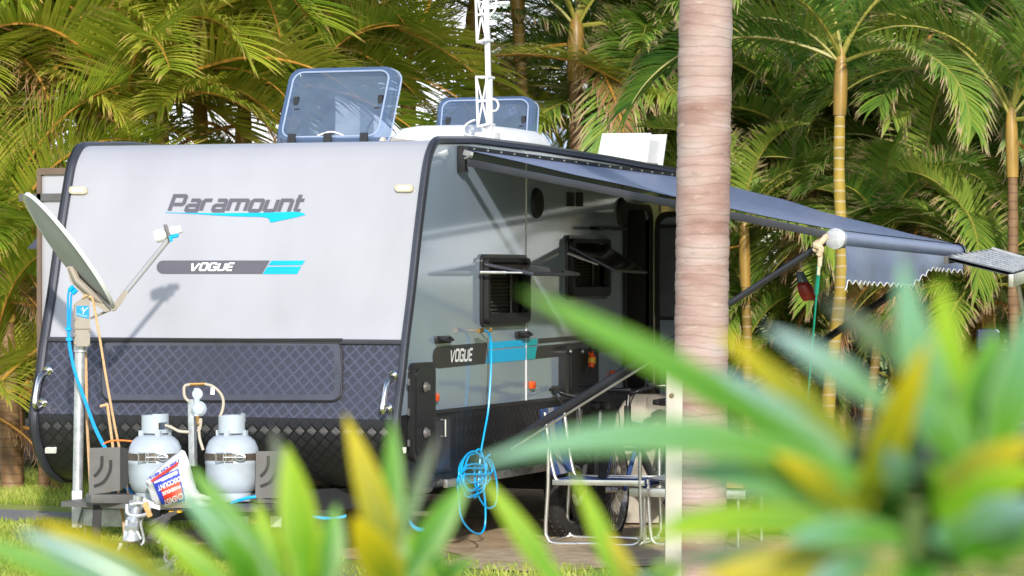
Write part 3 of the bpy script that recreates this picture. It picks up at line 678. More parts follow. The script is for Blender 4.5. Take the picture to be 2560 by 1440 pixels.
# steel gas bottle carrier with slotted side plates
DB = 18.35
for u0, u1 in ((222, 322), (638, 720)):
    mb = MB(); q = lambda a, b: dep(a, b, DB-.15)
    out = [(u0+2, 1120), (u1-22, 1118), (u1-22, 1226), (u0, 1238)] if u0 < 400 else [(u0+2, 1128), (u1, 1128), (u1, 1245), (u0, 1245)]
    mb.prism([out], q, lambda a, b: q(a, b)+FW*.006); pl = mb.build('bottle_carrier', M['steelgrey'], van)
    mb = MB(); mb.bar(q(u0-4, 1247)+FW*.05, q(u1+4, 1250)+FW*.15, .12, .05, .004); mb.bar(q(u1-22, 1172)+FW*.01, q(u1-6, 1172)+FW*.22, .01, .24, up=Vector((1, 0, 0))) if False else None
    mb.build('carrier_tray', M['steelgrey'], pl)
    if u0 < 400:
        mb = MB(); mb.prism([[(u1-22, 1117), (u1-2, 1122), (u1-2, 1212), (u1-22, 1228)]], q, lambda a, b: q(a, b)+FW*.006); mb.build('carrier_side', M['black'], pl)
    mb = MB(); b0 = (u0-225) if u0 < 400 else (u0-225)
    for r_ in (([(258, 1140), (257, 1165), (248, 1182), (238, 1191)]), ([(280, 1150), (278, 1178), (262, 1205), (238, 1216)])):
        P_ = crom([(x+b0, y, 0) for x, y in r_], 5); L, R = ribbon([(p.x, p.y) for p in P_], 8)
        mb.grid([[q(p.x, p.y)-FW*.004 for p in L], [q(p.x, p.y)-FW*.004 for p in R]])
    mb.build('carrier_slot', M['black'], pl)
mb = MB(); mb.box(dep(430, 1262, DB), (1.25, .34, .03)); mb.build('carrier_base', M['steelgrey'], van)
# gas regulator on its post
q = lambda u, v, o=0.0: dep(u, v, DB+.02+o)
mb = MB(); mb.bar(q(483, 1165), q(480, 998), .05, .035, .004); rg = mb.build('regulator_post', M['galv'], van)
mb = MB(); mb.lathe([(0, -.03), (.03, -.03), (.045, -.01), (.045, .0), (.03, .02), (0, .025)], q(497, 1022, -.05), FW*-1, 20); mb.lathe([(0, -.03), (.022, -.03), (.032, -.01), (.03, .012), (0, .016)], q(494, 985, -.05), FW*-1, 20)
mb.tube([q(492, 970, -.05), q(492, 1040, -.05)], .018, 10); mb.build('regulator', M['gasgrey'], rg)
mb = MB(); mb.tube([q(494, 1040, -.06), q(495, 1062, -.06)], [.012, .008], 10); mb.tube([q(474, 961, -.04), q(515, 960, -.04)], .010, 8); mb.build('regulator_fitting', M['brass'], rg)
for pts in ([(475, 961), (462, 965), (460, 980), (463, 994), (472, 1003)], [(512, 960), (532, 966), (550, 982), (558, 1000), (557, 1022), (550, 1042)], [(412, 1063), (428, 1068), (448, 1078), (472, 1080)], [(495, 1058), (502, 1048), (500, 1070), (494, 1078)], [(497, 1065), (499, 1095), (508, 1125)]):
    mb = MB(); mb.tube(crom([q(u, v, -.06) for u, v in pts], 6), .0085, 8); mb.build('gas_hose', M['hosebeige'], rg)
mb = MB(); mb.prism([[(527, 968), (537, 969), (536, 987), (526, 986)]], lambda a, b: q(a, b, -.08), lambda a, b: q(a, b, -.077)); mb.build('hose_tag', M['whitep'], rg)
# front beam with red label, blocks
mb = MB(); mb.bar(dep(570, 1300, DB+.15), dep(830, 1302, DB+.35), .05, .13, .004); fb = mb.build('front_beam', M['armblack'], van)
for u0, u1 in ((585, 622), (676, 704)):
    mb = MB(); mb.prism([[(u0, 1291), (u1, 1291), (u1, 1318), (u0, 1318)]], lambda a, b: dep(a, b, DB+.08), lambda a, b: dep(a, b, DB+.09)); mb.build('beam_end_plate', M['galv'], fb)
mb = MB(); mb.prism([[(623, 1298), (648, 1298), (648, 1312), (623, 1312)]], lambda a, b: dep(a, b, DB+.07), lambda a, b: dep(a, b, DB+.08)); mb.build('beam_sticker', M['red'], fb)
mb = MB()
for u in (631, 640): mb.prism([rrect(u-3, 1304, u+3, 1309, 1)], lambda a, b: dep(a, b, DB+.066))
mb.build('sticker_mark', M['whitep'], fb, 0)
mb = MB(); mb.bar(dep(244, 1262, DB), dep(238, 1385, DB), .06, .05, .004); mb.build('stabiliser_leg', M['black'], van)
mb = MB(); mb.bar(dep(1035, 1262, 19.6), dep(1000, 1262, 19.6), .05, .05, .006); mb.tube([dep(1020, 1245, 19.55), dep(1020, 1275, 19.55)], .02); mb.build('tow_eye', M['steelgrey'], van)
mb = MB(); mb.box(dep(1055, 1282, 20.2), (.12, .1, .03)); mb.build('step_bracket', M['alu'], van)
# ------------------------------------------------------------------ awning
YR = side(1165, 372).y
rail0 = side(1165, 372, .02); rail1 = Vector((VX+.02, 6.1, 2.43))
ro0 = on(2090, 597, 1, YR); ro1 = on(2392, 630, 0, ro0.x)
aw = thing('awning', 'dark grey awning with sky blue put into its colour, rolled out from the side of the caravan', 'awning', (2.4, 3, 0))
mb = MB(); mb.bar(rail0, rail1, .03, .035, .004); mb.build('awning_rail', M['black'], aw)
arl = bpy.data.objects['awning_rail']
for k in range(22):
    p = rail0.lerp(rail1, (k+.4)/22)+Vector((.018, 0, .004)); mb = MB(); mb.box(p, (.006, .014, .01)); mb.build('rail_screw', M['alu'], arl)
nI, nJ = 26, 18; rows = []
for i in range(nI+1):
    s = i/nI; row = []
    for j in range(nJ+1):
        t = j/nJ
        a = rail0.lerp(rail1, t)+Vector((0.01, 0, -.008)); b = ro0.lerp(ro1, t)+Vector((-.02, 0, .058)); p = a.lerp(b, s)
        edge = abs(2*t-1)
        p.z += -.022*sin(pi*s)*(1-edge**3)-.012*sin(pi*s)*edge**6+.007*sin(13*t+5*s)*sin(pi*s)+.010*noise.noise(Vector((s*5, t*14, 0)))*sin(pi*s)
        row.append(p)
    rows.append(row)
mb = MB(); mb.grid(rows); mb.grid([[p-Vector((0, 0, .004)) for p in r] for r in rows[::1]]); mb.build('awning_fabric', M['fabric'], aw, normals=False)
mb = MB(); mb.tube([ro0, ro1], .05, 18); mb.build('roller_tube', M['fabric'], aw)
mb = MB(); dr_ = (ro1-ro0).normalized()
mb.lathe([(0, -.012), (.045, -.012), (.062, -.004), (.062, .05), (.052, .055)], ro0-dr_*.02, dr_, 24); e = mb.build('roller_end', mat("end_cap", (.48, .50, .54), .35, .2, var=.15, vscale=30), aw)
mb = MB(); mb.lathe([(0, -.012), (.06, -.01), (.064, .0), (.062, .04)], ro1+dr_*.02, -dr_, 24); mb.build('roller_end', M['armblack'], aw)
# valance with scalloped white edging
v0 = ro0+dr_*.10+Vector((.03, 0, -.035)); v1 = ro1+Vector((.03, 0, -.035)); n = 150; top = []; bot = []
for k in range(n+1):
    t = k/n; p = v0.lerp(v1, t); ph = (t*23) % 1.0
    drop = .235-.028*abs(sin(pi*ph))+(.03*(t < .01))
    if t > .55: drop -= min(.12, (t-.55)*.8)
    w_ = Vector((.012*sin(t*20), 0, 0)); top.append(p); bot.append(p+Vector((0, 0, -drop))+w_)
mb = MB(); mb.grid([top, [a.lerp(b, .5)+Vector((.008, 0, 0)) for a, b in zip(top, bot)], bot]); va = mb.build('valance', M['fabric'], aw, normals=False)
mb = MB(); mb.tube(bot, .0045, 6); mb.build('valance_edging', M['whitep'], va)
# front rafter, bracket and support arms
br = side(1156, 397, .03)
mb = MB(); mb.box(br, (.05, .05, .16), bevel=.006); bk = mb.build('wall_bracket', M['blacktrim'], aw)
mb = MB(); mb.bar(br+Vector((.02, -.03, .04)), br+Vector((.08, -.03, .02)), .012, .035, .003); mb.tube([br+Vector((.03, -.04, .0)), br+Vector((.08, -.04, .02))], .007); mb.build('bracket_arm', M['alu'], bk)
mb = MB(); mb.bar(br+Vector((.05, -.03, -.025)), ro0+Vector((-.05, -.05, .025)), .03, .045, .006); mb.build('rafter', M['armblack'], aw)
mb = MB(); brr = Vector((VX+.03, 6.05, 2.36)); mb.bar(brr, ro1+Vector((-.05, .03, 0)), .03, .045, .006); mb.build('rafter', M['armblack'], aw)
foot = side(1228, 1135, .03)
mb = MB(); mid = foot.lerp(ro0, .55)
mb.tube([foot, mid], .026, 12); mb.tube([foot.lerp(ro0, .4), ro0+Vector((-.06, -.02, -.02))], .020, 12); mb.build('support_arm', M['armblack'], aw)
mb = MB(); gdir = Vector((0, 0, -.045)); mb.tube([foot.lerp(ro0, .06)+gdir, foot.lerp(ro0, .5)+gdir], .008, 8); mb.build('arm_stay', M['alu'], aw)
mb = MB(); f2 = Vector((VX+.05, 5.95, .62)); mb.tube([f2, ro1+Vector((-.06, .02, -.02))], .026, 12); mb.build('support_arm', M['armblack'], aw)
# rope knot and green guy line
kn = on(2052, 604, 1, YR-.05)
mb = MB(); mb.tube(crom([kn+Vector((-.03, -.03, -.05)), kn+Vector((.02, -.05, .0)), kn+Vector((.03, .0, .03)), kn+Vector((-.02, .03, 0)), kn+Vector((-.02, -.05, -.02)), kn+Vector((.015, -.05, -.04)), kn+Vector((0, -.04, -.08))], 6), .018, 8)
Q = lambda u, v: on(u, v, 1, YR-.08)
mb.tube(crom([Q(2050, 622), Q(2050, 645), Q(2049, 665)], 4), .014, 8); mb.tube(crom([Q(2054, 618), Q(2052, 650), Q(2047, 672), Q(2046, 688)], 4), .009, 8)
mb.build('knotted_rope', mat("white_cord", (.66, .52, .36), .8, var=.15, vscale=60, bump=.4, bscale=200)); o = bpy.data.objects['knotted_rope']
tag(o, 'cream cord knotted round the near end of the awning roller', 'rope')
mb = MB(); g0 = Q(2047, 668); g1 = on(1990, 1332, 2, 0.02); mb.tube([g0.lerp(g1, k/12)+Vector((0, 0, -.02*sin(pi*k/12))) for k in range(13)], .006, 6)
mb.tube([g0, g0.lerp(g1, .09)], .012, 8); mb.tube([g0.lerp(g1, .72)+Vector((.02, 0, -.02)), g1+Vector((.03, 0, 0))], .005, 6)
tag(mb.build('guy_line', M['greenrope']), 'bright green guy line running from the awning corner down to the ground', 'guy line')
# fly trap bag
D_ = 20.5; q = lambda u, v, o=0.0: dep(u, v, D_+o)
pf = thing('hanging_bag', 'dark red bag with a clear crumpled top hanging under the awning', 'bag', q(2020, 752))
rows = []
for k, (u, v, w, o) in enumerate(((2008, 706, 16, .03), (2011, 712, 22, .05), (2016, 728, 24, .055), (2022, 742, 23, .05), (2024, 750, 18, .03))):
    rows.append([q(u+w*cos(a)*.85+2*sin(3*a), v+3*sin(a*2), o*sin(a)) for a in [2*pi*j/14 for j in range(14)]])
mb = MB(); R = mb.grid(rows, closed=True); mb.face(R[0]); mb.face(R[-1]); mb.build('red_pouch', M['redgoo'], pf)
rows = [[q(u+w*cos(a), v, .03*sin(a)) for a in [2*pi*j/10 for j in range(10)]] for u, v, w in ((2000, 679, 9), (2003, 690, 12), (2006, 700, 14), (2008, 706, 16))]
mb = MB(); mb.grid(rows, closed=True); mb.build('clear_top', M['clear'], pf)
mb = MB(); top_ = ro0.lerp(ro1, .02); mb.tube([q(2000, 680), q(2003, 640), q(2010, 600), Vector((q(2010, 585).x, q(2010, 585).y, q(2010, 578).z))], .003, 6); mb.build('hanging_wire', M['alu'], pf)

# ------------------------------------------------------------------ satellite dish on its pole
DD = 18.7; q = lambda u, v, o=0.0: dep(u, v, DD+o)
sd = thing('satellite_dish', 'grey satellite dish on a galvanised pole at the front of the drawbar', 'satellite dish', q(196, 1300))
c0 = q(170, 632); Rr = .395
NRM = (RT*.79+UP*.61)*.97+FW*.24; NRM.normalize()
ex = (RT*-.61+UP*.79); ex = (ex-NRM*ex.dot(NRM)).normalized(); ey = NRM.cross(ex)
rows = []
for k in range(15):
    r = Rr*k/14; rows.append([c0+ex*r*1.03*cos(a)+ey*r*.97*sin(a)+NRM*(.30*(r*r-Rr*Rr)) for a in [2*pi*j/56 for j in range(56)]])
mb = MB(); mb.grid(rows[1:], closed=True); mb.face([mb.v(p) for p in rows[1]]); ds = mb.build('reflector', M['dish'], sd)
mb = MB(); mb.grid([[p+NRM*.004 for p in r] for r in rows[1:]], closed=True); mb.build('reflector_face', M['dishrim'], ds)
rim = [p for p in rows[-1]]
mb = MB(); pr_ = [[p for p in rim], [c0+(p-c0)*1.04-NRM*.006 for p in rim], [c0+(p-c0)*1.05+NRM*.016 for p in rim], [p+NRM*.014 for p in rim], [p+NRM*.004 for p in rim]]
mb.grid(pr_, closed=True); mb.build('reflector_rim', M['dishrim'], ds)
lc = c0-ex*.16-ey*.02; mb = MB()
for a, b in ((0, .012), (-.035, -.02), (-.02, .03)):
    p = lc+ex*a+ey*b-NRM*(.30*(Rr*Rr-.03)+.006)
    mb.face([mb.v(p+ex*x*.016+ey*y*.012) for x, y in ((-1, -1), (1, -1), (1, 1), (-1, 1))])
mb.build('dish_mark', M['label'], ds)
def plate(mb, pts, o0, o1): mb.prism([pts], lambda a, b: q(a, b, o0), lambda a, b: q(a, b, o1))
mb = MB(); plate(mb, [(166, 668), (176, 664), (182, 690), (215, 722), (277, 768), (283, 776), (262, 780), (232, 757), (212, 742), (176, 704)], -.09, -.03); mb.tube([q(178, 668, -.1), q(192, 700, -.11), q(232, 738, -.1), q(268, 762, -.06)], .022, 8); mb.build('mount_bracket', M['taupe'], sd)
mb = MB(); plate(mb, [(240, 734), (250, 728), (280, 762), (276, 774)], -.115, -.10); mb.build('bracket_rod', M['steelgrey'], sd)
mb = MB(); plate(mb, rrect(187, 762, 225, 866, 4)[:], -.09, .06); plate(mb, [(187, 764), (187, 758), (207, 744), (219, 744), (225, 752), (225, 764)], -.088, .05)
bmesh.ops.remove_doubles(mb.bm, verts=mb.bm.verts[:], dist=1e-5); mbx_ = mb.build('motor_box', M['taupe'], sd, 30)
mb = MB(); plate(mb, [(184, 762), (190, 760), (190, 862), (184, 860)], -.06, .05)
for u, v in ((224, 828), (188, 797), (187, 838), (223, 862), (189, 862)): mb.lathe([(0, .006), (.006, .005), (.007, 0)], q(u, v, -.092), FW*-1, 8)
mb.bar(q(186, 822, -.095), q(226, 822, -.095), .004, .004); mb.build('box_edge', mat("taupe_dark", (.25, .22, .19), .5), mbx_)
mb = MB(); lb = [(190.5, 764.5), (222.5, 764.5), (222.5, 796)]+[(222.5-32*k/10, 796-7.5*(k/10)**1.6) for k in range(1, 11)]
plate(mb, lb, -.094, -.091); lab = mb.build('maker_label', M['label'], mbx_, 0)
mb = MB(); z_ = -.096
for st, w in ([[(206, 768), (208.5, 775), (208.8, 782), (207.5, 785)], 2.2], [[(209, 780), (214, 774), (219, 770)], 1.6], [[(200.5, 771), (206, 776.5), (208.5, 778)], .7]):
    P_ = crom([(x, y, 0) for x, y in st], 5); L, R = ribbon([(p.x, p.y) for p in P_], w); mb.grid([[q(p.x, p.y, z_) for p in L], [q(p.x, p.y, z_) for p in R]])
for x, y in ((213, 773), (216, 771.5), (219, 769.5), (221, 768)): mb.prism([[(x-.7, y-.7), (x+.7, y-.7), (x+.7, y+.7), (x-.7, y+.7)]], lambda a, b: q(a, b, z_))
mb.build('label_bird', M['whitep'], lab, 0, normals=False)
mb = MB(); add_font(mb, "DISHTEK", lambda x, y: q(192.5+25*x, 784.5+6.5*sin(pi*.5*x)*1.0-3.5*y+1.5, z_), .03) if False else None
for k in range(9):
    x = 192.5+k*2.9; y = 783+5.6*sin(pi*.5*k/8); mb.prism([[(x, y), (x+2.0, y+.7), (x+2.0, y+3.2), (x, y+2.5)]], lambda a, b: q(a, b, z_))
mb.build('label_print', mat("label_grey_print", (.45, .62, .85), .4), lab, 0)
mb = MB(); mb.tube([q(200, 864), q(193, 1296)], .0295, 20); mb.tube([q(202, 862), q(201.5, 880)], .04, 20); po = mb.build('dish_pole', M['galv'], sd)
mb = MB(); mb.bar(q(194, 1226), q(194, 1318), .06, .065, .003); mb.bar(q(186, 1292), q(322, 1296), .05, .10, .004); mb.build('pole_socket', M['galv'], sd)
mb = MB(); mb.bar(q(209, 1264, -.06), q(192, 1322, -.06), .012, .012); mb.bar(q(215, 873), q(216, 882), .01, .02); mb.build('pole_clamp', M['steelgrey'], po)
mb = MB(); plate(mb, [(275, 770), (286, 778), (300, 766), (320, 733), (316, 727), (308, 727)], -.04, .0); mb.lathe([(0, .012), (.018, .01), (.02, 0)], q(284, 770, -.04), FW*-1, 12); el = mb.build('arm_elbow', M['taupe'], sd)
mb = MB(); mb.tube([q(312, 733, -.02), q(424, 596, -.02)], .0155, 12); fa = mb.build('feed_arm', M['dish'], sd)
mb = MB(); mb.tube([q(226, 796, -.03), q(282, 772, -.03)], .007, 8); mb.build('arm_strut', M['taupe'], sd)
ax = (RT*-.93-UP*.28+FW*.1).normalized()
mb = MB(); mb.lathe([(0, .075), (.036, .075), (.039, .06), (.039, .03), (.028, .02), (.022, 0), (.022, -.05), (.024, -.09), (.0, -.09)], q(419, 583, -.02), ax, 20); mb.box(q(437, 575, -.02), (.05, .03, .045), bevel=.006); ln = mb.build('feed_horn', M['whitep'], sd)
mb = MB(); mb.bar(q(412, 561, -.05), q(428, 603, -.05), .035, .02, .008); mb.build('feed_clamp', M['steelgrey'], ln)
mb = MB(); mb.tube(crom([q(443, 588, -.04), q(440, 590, -.05), q(428, 592, -.05), q(424, 590, -.06)], 4), .012, 8); mb.tube([q(424, 590, -.06), q(429, 604, -.06)], .011, 8); mb.build('feed_cable', M['hose'], ln)
def cord(name, pts, r, material, label, cat, group=None, seg=8, k=6):
    m = MB(); pts = pts if isinstance(pts[0], list) else [pts]
    for P_ in pts: m.tube(crom(P_, k), r, seg)
    return tag(m.build(name, material), label, cat, group)
a = [q(u, v, -.12) for u, v in ((184, 716), (174, 724), (170, 745), (170, 830), (173, 870), (186, 930), (210, 1000), (240, 1080), (280, 1155), (320, 1228), (345, 1250))]
b = [q(u, v, -.12) for u, v in ((192, 724), (180, 733), (177, 760), (174, 830), (177, 872), (189, 930), (213, 998), (243, 1077), (283, 1151), (323, 1224), (348, 1246))]
o = cord('coaxial_cable', [a, b], .0065, M['coax'], 'pair of bright blue cables taped together, running from the dish to the drawbar', 'cable')
m = MB()
for P_ in ((184, 716), (192, 724)): m.tube([q(*P_, -.12), q(P_[0]-11, P_[1]+10, -.12)], .014, 8)
for u, v in ((171, 822), (173, 848)): m.lathe([(0, -.012), (.02, -.008), (.02, .008), (0, .012)], q(u, v, -.12), (0, 0, 1), 10)
m.build('cable_boot', M['hose'], o)
m = MB(); m.tube([q(171, 822, -.13), q(184, 820, -.1)], .006, 6); m.build('cable_clip', M['alu'], o)
RG = 'tan ropes staying the satellite dish'
cord('stay_rope', [[q(u, v, -.12) for u, v in ((222, 742), (230, 745), (236, 770), (250, 850), (268, 960), (290, 1080), (312, 1180), (326, 1262))], [q(u, v, -.1) for u, v in ((206, 744), (218, 738), (230, 748), (237, 766))]], .0075, M['rope'], 'tan rope knotted on top of the dish motor box and slanting to the coupling', 'rope', RG)
cord('stay_rope', [[q(u, v, -.2) for u, v in ((250, 1016), (262, 1013), (268, 1012), (272, 1040), (284, 1130), (298, 1240), (308, 1300), (311, 1336))]], .0085, M['rope'], 'tan rope with a hooked top end, nearest the coupling, right of the pole', 'rope', RG)
cord('stay_rope', [[q(u, v, .08) for u, v in ((215, 880), (217, 960), (219, 1060), (224, 1160), (226, 1240), (230, 1262))], [q(u, v, .05) for u, v in ((211, 868), (214, 940), (217, 1060), (222, 1160), (226, 1240), (222, 1268))]], .0065, M['rope'], 'tan rope hanging straight down close behind the dish pole', 'rope', RG)
cord('orange_wire', [dep(u, v, 18.2) for u, v in ((258, 1110), (275, 1103), (300, 1101), (330, 1103))], .005, mat('orange_sheath', (.85, .20, .03), .4), 'thin orange wire running behind the left gas bottle', 'wire')
cord('grey_hose', [[d_(u, v, -.2) for u, v in ((303, 1358), (290, 1385), (262, 1415), (225, 1436), (200, 1442))]], .011, mat('pale_hose', (.55, .56, .53), .5), 'pale grey hose trailing from the coupling onto the grass', 'hose')
cord('thin_cable', [[d_(u, v, 0) for u, v in ((213, 1318), (210, 1340), (195, 1370), (172, 1392), (150, 1400), (146, 1425), (170, 1445))]], .004, M['steelgrey'], 'thin grey cable curling from the pole socket down to the grass', 'cable')

# ------------------------------------------------------------------ gas bottles
def bottle(u, v0, label, turn):
    """u = centre, v0 = foot"""
    base = dep(u, v0, DB); g = thing('gas_bottle', label, 'gas bottle', base, 'gas bottles on the drawbar')
    s = DB/FPX; Rb = 68*s*.985; H = lambda v: (v0-v)*s
    pf_ = [(.0, H(1240)), (Rb*.6, H(1238)), (Rb*.86, H(1224)), (Rb*.97, H(1205)), (Rb, H(1180)), (Rb, H(1160)), (Rb*1.012, H(1158)), (Rb*1.012, H(1153)), (Rb, H(1151)), (Rb, H(1132)), (Rb*.97, H(1118)), (Rb*.86, H(1102)), (Rb*.7, H(1092)), (Rb*.5, H(1086)), (0, H(1084))]
    m = MB(); m.lathe(pf_, base, seg=48); body = m.build('bottle_body', M['gasgrey'], g, 50)
    m = MB(); m.lathe([(Rb*.72, 0), (Rb*.74, 0), (Rb*.74, H(1228)), (Rb*.70, H(1228))], base, seg=40); m.build('foot_ring', M['gasgrey'], g)
    # shroud with openings round the valve
    m = MB(); rc = Rb*.51; n = 60; z0, z1 = H(1082), H(1038)
    def ang(k): return 2*pi*k/n+turn
    cell = lambda k: Vector((cos(ang(k)), sin(ang(k)), 0))
    for k in range(n):
        f = k/n
        zs = [z0, z0+(z1-z0)*.20, z0+(z1-z0)*.62, z1*1.0 if f < .75 else z1+.01]
        for i in range(3):
            if i == 1 and (.80 < f < .94): continue
            if i == 1 and (.30 < f < .36): continue
            for rr_, fl in ((rc, 0), (rc-.006, 1)):
                A = [base+cell(k)*rr_+Vector((0, 0, zs[i])), base+cell(k+1)*rr_+Vector((0, 0, zs[i])), base+cell(k+1)*rr_+Vector((0, 0, zs[i+1])), base+cell(k)*rr_+Vector((0, 0, zs[i+1]))]
                m.face([m.v(p) for p in (A if not fl else A[::-1])])
    for k in (4, 19, 34, 49): p = base+cell(k)*rc*.98+Vector((0, 0, z0-.015)); m.box(p, (.03, .03, .06))
    bmesh.ops.remove_doubles(m.bm, verts=m.bm.verts[:], dist=1e-5); m.build('shroud', M['gasgrey'], g, normals=False)
    m = MB(); m.lathe([(.02, z0-.02), (.02, z0+.03), (.03, z0+.035), (.03, z0+.055), (0, z0+.055)], base, seg=14); vl = m.build('valve', M['brass'], g)
    m = MB(); m.lathe([(0, 0), (.022, 0), (.024, .016), (0, .02)], base+Vector((0, 0, z0+.055)), seg=12); m.build('valve_knob', M['red'], vl)
    m = MB(); zb_ = H(1140); m.lathe([(Rb+.001, zb_-.020), (Rb+.005, zb_-.018), (Rb+.005, zb_+.018), (Rb+.001, zb_+.020)], base, seg=48); st = m.build('strap', mat("brown_steel_strap", (.14, .11, .09), .45, .5, var=.3, vscale=30), g)
    fwd = -FW; m = MB()
    o_ = base+fwd*(Rb+.012)+Vector((0, 0, zb_))
    for dx, w in ((-.055, .042), (.0, .04)):
        c = o_+RT*dx
        m.tube([c+RT*x*w/2+Vector((0, 0, z*.025)) for x, z in ((-1, -1), (1, -1), (1, 1), (-1, 1))], .005, 6, closed=True)
    m.tube([o_-RT*.035, o_+RT*.09], .006, 8); m.tube([o_+RT*(.06+.03*cos(t))+Vector((0, 0, .018*sin(t))) for t in [2*pi*k/12 for k in range(12)]], .005, 6, closed=True); m.build('buckle', M['alu'], st)
    return g
bottle(388, 1250, 'grey gas bottle behind the white shopping bag, left of the regulator post', .3)
bottle(580, 1252, 'grey gas bottle right of the regulator post, beside the slotted steel plate', 1.25)

# ------------------------------------------------------------------ shopping bag
bq = lambda a, b, o=0.0: dep(a, b, 18.05+o)
sb = thing('shopping_bag', 'crumpled white plastic shopping bag with red and blue print, upside down on the drawbar', 'bag', bq(440, 1268))
outl = [(455, 1125), (462, 1128), (470, 1145), (480, 1180), (492, 1222), (505, 1238), (540, 1252), (530, 1268), (480, 1270), (430, 1270), (385, 1268), (380, 1250), (372, 1225), (364, 1208), (366, 1198), (385, 1180), (410, 1158), (435, 1138)]
random.seed(5)
cx, cy = 432, 1208; rows = []; N_ = len(outl)
dn = []
for i in range(N_):
    a = Vector(outl[i]); b = Vector(outl[(i+1) % N_])
    for k in range(3): dn.append(a.lerp(b, k/3))
for ring in range(9):
    t = ring/8
    rows.append([bq(cx+(p.x-cx)*(1-t), cy+(p.y-cy)*(1-t), -.10*sin(pi*.5*min(1, t*1.6))+.022*noise.noise(Vector((p.x*.05*(1-t), p.y*.05, t*3)))*(t > 0)*(t < .99)) for p in dn])
back = []
for ring in range(5):
    t = ring/4; back.append([bq(cx+(p.x-cx)*(1-t), cy+(p.y-cy)*(1-t), .14*sin(pi*.5*t)) for p in dn])
mb = MB(); mb.grid(rows, closed=True); mb.grid(back, closed=True); bmesh.ops.remove_doubles(mb.bm, verts=mb.bm.verts[:], dist=1e-4); mb.build('bag_body', M['bag'], sb, 60)
def bag_depth(a, b):
    d = Vector((a-cx, b-cy)); best = 0
    # fraction of the way from the outline to the centre along this direction
    for i in range(N_):
        p, r = Vector(outl[i])-Vector((cx, cy)), Vector(outl[(i+1) % N_])-Vector((cx, cy))
        den = d.x*(r.y-p.y)-d.y*(r.x-p.x)
        if abs(den) < 1e-9: continue
        s = (p.x*(r.y-p.y)-p.y*(r.x-p.x))/den; w = (p.x*d.y-p.y*d.x)/den
        if s > 0 and -1e-6 <= w <= 1+1e-6: best = s
    t = 1-1/best if best > 0 else 1
    return -.10*sin(pi*.5*min(1, max(0, t)*1.6))
bs = lambda o: (lambda a, b: bq(a, b, bag_depth(a, b)-.022-o))
def sheet(pts, o, name, m_):
    mb = MB(); n = 8
    (a, b, c, d) = [Vector(p) for p in pts]
    mb.grid([[bs(o)(*(a.lerp(b, i/n).lerp(d.lerp(c, i/n), j/n))) for i in range(n+1)] for j in range(n+1)]); return mb.build(name, m_, sb, 60, normals=False)
sheet([(380, 1203), (446, 1170), (464, 1252), (404, 1262)], .002, 'print_panel', M['bagblue'])
sheet([(384.5, 1205), (442, 1176), (445, 1183), (386.5, 1209)], .004, 'print_line', M['bag'])
sheet([(401, 1222), (448, 1199), (459, 1243), (414, 1259)], .005, 'print_block', M['bagred'])
sheet([(376, 1201), (445, 1154), (446.5, 1160), (381, 1206)], .004, 'print_banner', M['bagred'])
def bagtext(mb, txt, o0, ox, oy, o):
    """o0: pixel of the text's start; ox, oy: along and up (upside down)"""
    add_font(mb, txt, lambda x, y: bs(o)(o0[0]+ox[0]*x+oy[0]*y, o0[1]+ox[1]*x+oy[1]*y), .03)
mb = MB(); bagtext(mb, "CHEMIST", (456, 1231), (-48, 20), (3, 16), .008); bagtext(mb, "WAREHOUSE", (451, 1211), (-46, 19.5), (2.4, 9), .008)
bagtext(mb, "DISCOUNT", (449, 1190), (-56, 25), (3, 13), .008); bagtext(mb, "CHEMIST", (442, 1176.5), (-40, 18.5), (2.4, 9), .006)
mb.build('print_lettering', M['whitep'], sb, 0, normals=False)
mb = MB(); bagtext(mb, "1300 CH 4816", (446, 1147), (-74, 46), (3, 6.5), .004); mb.build('print_number', M['bagblue'], sb, 0, normals=False)
for pts in ([(385, 1262), (360, 1252), (340, 1256), (345, 1262), (370, 1262), (400, 1270)], [(500, 1240), (530, 1248), (540, 1258), (515, 1262), (485, 1256)]):
    mb = MB(); P_ = crom([bq(u, v, -.06) for u, v in pts], 5); mb.grid([[p+Vector((0, 0, .012)) for p in P_], [p-Vector((0, 0, .012)) for p in P_]]); mb.build('bag_handle', M['bag'], sb, 60)
# ------------------------------------------------------------------ blue hose on the wall
XH = .075; s_ = lambda u, v, o=0.0: side(u, v, XH+o)
random.seed(11)
hp_ = [(1199, 827), (1208, 826), (1218, 829), (1225, 840), (1228, 862), (1228, 910), (1225, 970), (1220, 1030), (1210, 1085), (1203, 1125), (1200, 1150)]
P_ = [s_(u, v) for u, v in hp_]
for k in range(58):
    a = k*2*pi/12+1.4; t = k/58
    ru = 38+9*sin(k*.37)+5*random.random(); rv = 42+14*sin(k*.23+1)+(6 if k < 26 else 26*(random.random()))
    P_.append(s_(1186+5*sin(k*.5)+ru*cos(a)*(.9), 1182+(10 if k > 26 else 0)+8*cos(k*.31)+rv*.8*sin(a), .012*sin(k*.8)+.02*t))
P_ += [s_(u, v) for u, v in ((1150, 1190), (1147, 1240), (1152, 1290), (1172, 1322), (1198, 1335), (1212, 1315), (1213, 1260), (1206, 1200), (1200, 1170), (1190, 1160), (1186, 1180), (1192, 1230), (1215, 1268), (1238, 1262), (1243, 1220), (1236, 1175), (1226, 1150), (1212, 1148), (1225, 1136))]
m = MB(); m.tube(crom(P_, 5), .0066, 8)
hs = tag(m.build('garden_hose', M['hose']), 'bright blue hose hanging in a tangled coil on the grey caravan wall', 'hose')
m = MB(); p = side(1198, 827, 0); m.tube([p, p+Vector((.08, 0, 0)), p+Vector((.08, 0, .02))], .008); m.build('hose_hook', M['brass'], hs); m = MB(); m.tube([s_(1196, 827), s_(1206, 826)], .014, 8); m.build('brass_end', M['brass'], hs)
